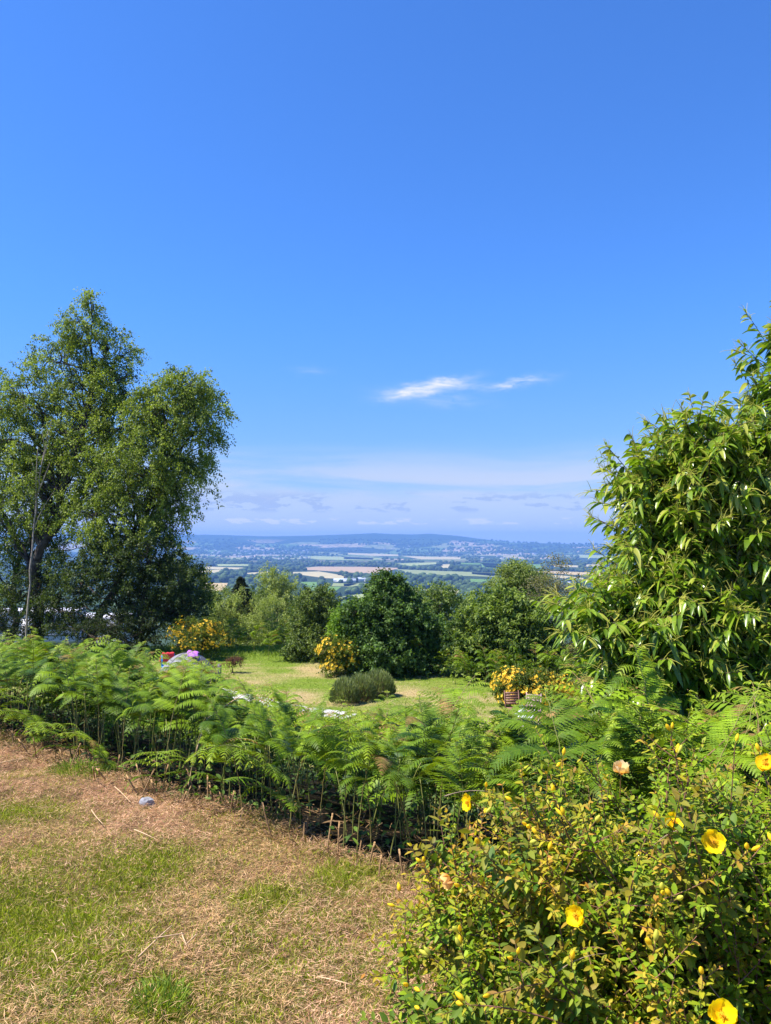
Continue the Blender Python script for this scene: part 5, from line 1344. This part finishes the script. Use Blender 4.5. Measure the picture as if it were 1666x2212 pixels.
def camp_chair():
    p = at(366, 1432, 25.6); p[2] = gz(p[0], p[1]); r_ = thing('camping_chair', 'blue folding camping chair with dark legs left of the tent', 'chair', p, .5)
    bb = Buf(); bb.box((-.22, -.2, .40), (.22, .2, .43)); bb.box((-.22, .18, .42), (.22, .21, .80), M=None); put('seat', bb.build('seat', M_BLUE), r_)
    for x in (-.2, .2):
        bb = Buf(); bb.tube([(x, -.22, 0), (x, .2, .44)], .012, 6); put('leg', bb.build('leg', M_METAL), r_)
        bb = Buf(); bb.tube([(x, .22, 0), (x, -.18, .42)], .012, 6); bb.tube([(x, .2, .40), (x, .215, .82)], .012, 6); put('leg', bb.build('leg', M_METAL), r_)
    # red jacket over the back
    k = 13; V, q = [], []
    for i in range(k):
        t = i / (k - 1) * 2 - 1
        for j in range(9):
            x = (j / 8 - .5) * .40 * (1 - .15 * abs(t)); y = .20 + .045 * np.sign(t) * min(1, abs(t) * 4) + .012 * math.sin(j * 1.7 + i); z = .86 - .34 * abs(t) ** 1.3 + .012 * math.sin(j * 2.1)
            V.append((x, y, z))
    q = [[i * 9 + j, i * 9 + j + 1, (i + 1) * 9 + j + 1, (i + 1) * 9 + j] for i in range(k - 1) for j in range(8)]
    bb = Buf(); bb.add(V, q)
    for s in (-1, 1): bb.tube([(s * .17, .24, .80), (s * .23, .25, .62), (s * .21, .24, .46)], [.05, .042, .03], 7)
    o = put('jacket', bb.build('jacket', M_RED, True), None, p, .5); tag(o, 'red jacket hung over the blue camping chair', 'jacket')
camp_chair()
def bag():
    p = at(284, 1422, 28.5); p[2] = gz(p[0], p[1]); r_ = thing('camping_bag', 'small orange camping bag lying in the shade left of the tent', 'bag', p, .2)
    bm = bmesh.new(); bmesh.ops.create_uvsphere(bm, u_segments=16, v_segments=10, radius=1)
    for v in bm.verts:
        c = np.array(v.co[:]); c = np.sign(c) * np.abs(c) ** .7; v.co = c * [.34, .17, .16] + [0, 0, .15 + .01 * math.sin(c[0] * 9)]
    me = bpy.data.meshes.new('body'); bm.to_mesh(me); bm.free(); me.materials.append(M_ORANGE); put('body', me, r_)
    bb = Buf(); bb.tube([(-.14, -.05, .29), (-.1, -.02, .37), (.1, -.02, .37), (.14, -.05, .29)], .014, 6); put('strap', bb.build('strap', M_METAL, True), r_)
bag()
def slat_chair(u, v, y, rz, wood, label, s=.8):
    p = at(u, v, y); p[2] = gz(p[0], p[1]); r_ = thing('garden_chair', label, 'chair', p, rz); r_.scale = (s, s, s)
    bb = Buf()
    for i in range(5): bb.box((-.21, -.20 + .085 * i, .44), (.21, -.135 + .085 * i, .46))
    put('seat', bb.build('seat', wood), r_)
    bb = Buf(); M = Matrix.Translation((0, .22, .44)) @ Matrix.Rotation(R(-12), 4, 'X')
    for i in range(5): bb.box((-.22, -.012, .10 + .078 * i), (.22, .012, .165 + .078 * i), M=M)
    put('backrest', bb.build('backrest', wood), r_)
    for x in (-.225, .225):
        bb = Buf(); bb.tube([(x, .16, -.0), (x, .20, .44), (x, .325, .96)], .017, 6); put('leg', bb.build('leg', wood), r_)
        bb = Buf(); bb.tube([(x, -.20, 0), (x, -.18, .45)], .017, 6); put('leg', bb.build('leg', wood), r_)
slat_chair(1111, 1530, 19.3, .1, M_WOODB, 'dark brown slatted wooden garden chair before the low yellow shrub')
slat_chair(1150, 1540, 19.1, -.35, M_WOODP, 'faded pink slatted garden chair beside the dark brown one')
def table():
    p = at(1140, 1560, 17.5); p[2] = gz(p[0], p[1]); r_ = thing('garden_table', 'pale garden table in front of the two slatted chairs', 'table', p, .2)
    bb = Buf(); th = np.arange(24) * 2 * math.pi / 24
    top = [(.34 * math.cos(a), .34 * math.sin(a), z) for z in (.705, .735) for a in th]; k = 24
    bb.add(np.array(top + [(0, 0, .735), (0, 0, .705)]), [[i, (i + 1) % k, k + (i + 1) % k, k + i] for i in range(k)], [[k + i, k + (i + 1) % k, 2 * k] for i in range(k)] + [[(i + 1) % k, i, 2 * k + 1] for i in range(k)])
    r_.scale = (.85, .85, .85)
    put('tabletop', bb.build('tabletop', M_WHITE), r_)
    for a in (.6, 2.2, 3.8, 5.4):
        bb = Buf(); bb.tube([(.26 * math.cos(a), .26 * math.sin(a), 0), (.2 * math.cos(a), .2 * math.sin(a), .71)], .018, 6); put('leg', bb.build('leg', M_WHITE), r_)
    for dx, dy, rr, h, lab in ((-.12, .05, .085, .19, 'white jug standing on the pale garden table'), (.16, .0, .05, .11, 'small white cup standing on the pale garden table')):
        b2 = Buf(); z = np.linspace(0, h, 7); pr = rr * np.array([.8, 1, 1.02, .9, .72, .70, .8]); b2.tube(np.column_stack([0 * z, 0 * z, z]), pr, 14)
        b2.tube([(rr * .8, 0, h * .85), (rr * 1.5, 0, h * .7), (rr * 1.4, 0, h * .35), (rr * .9, 0, h * .25)], .009, 6)
        tag(put('jug' if h > .15 else 'cup', b2.build('jug', M_WHITE, True), None, (p[0] + dx, p[1] + dy, p[2] + .627)), lab, 'jug' if h > .15 else 'cup')
table()
def caravan(u, v, y, L_, H, rz, label, stripe):
    p = at(u, v, y); p[2] = gz(p[0], p[1]); r_ = thing('caravan', label, 'caravan', p, rz)
    bm = bmesh.new(); bmesh.ops.create_cube(bm, size=1)
    for w in bm.verts: w.co = (w.co.x * L_, w.co.y * 2.1, .45 + (w.co.z + .5) * (H - .45))
    bmesh.ops.bevel(bm, geom=[e for e in bm.edges], offset=.18, segments=4, affect='EDGES', profile=.5)
    me = bpy.data.meshes.new('body'); bm.to_mesh(me); bm.free(); me.materials.append(M_WHITE); put('body', me, r_)
    glass = mat_plain('dark_glass', (.03, .035, .045), .1, .6)
    for x in (-.28, .22):
        bb = Buf(); bb.box((x * L_ - .45, -1.075, 1.35), (x * L_ + .45, -1.04, 1.95)); f = put('window', bb.build('window', glass), r_)
    bb = Buf(); bb.box((-L_ * .47, -1.062, .95), (L_ * .47, -1.045, 1.07)); put('stripe', bb.build('stripe', stripe), r_)
    bb = Buf(); bb.box((-.35, -1.068, .55), (.32, -1.045, 2.05)); put('door', bb.build('door', M_WHITE), r_)
    for x in (-.25, .1):
        for s in (-1, 1):
            bb = Buf(); bb.tube([(x * L_, s * .98, .32), (x * L_, s * 1.08, .32)], .32, 20); put('wheel', bb.build('wheel', M_METAL), r_)
caravan(70, 1370, 50, 6.2, 2.6, .15, 'white caravan half hidden behind the birch trunks at far left', mat_plain('grey_stripe', (.25, .27, .32), .5))
caravan(195, 1365, 54, 5.6, 2.5, -.1, 'white caravan glimpsed through the shaded shrubs under the leaning birch', mat_plain('blue_stripe', (.08, .16, .35), .5))
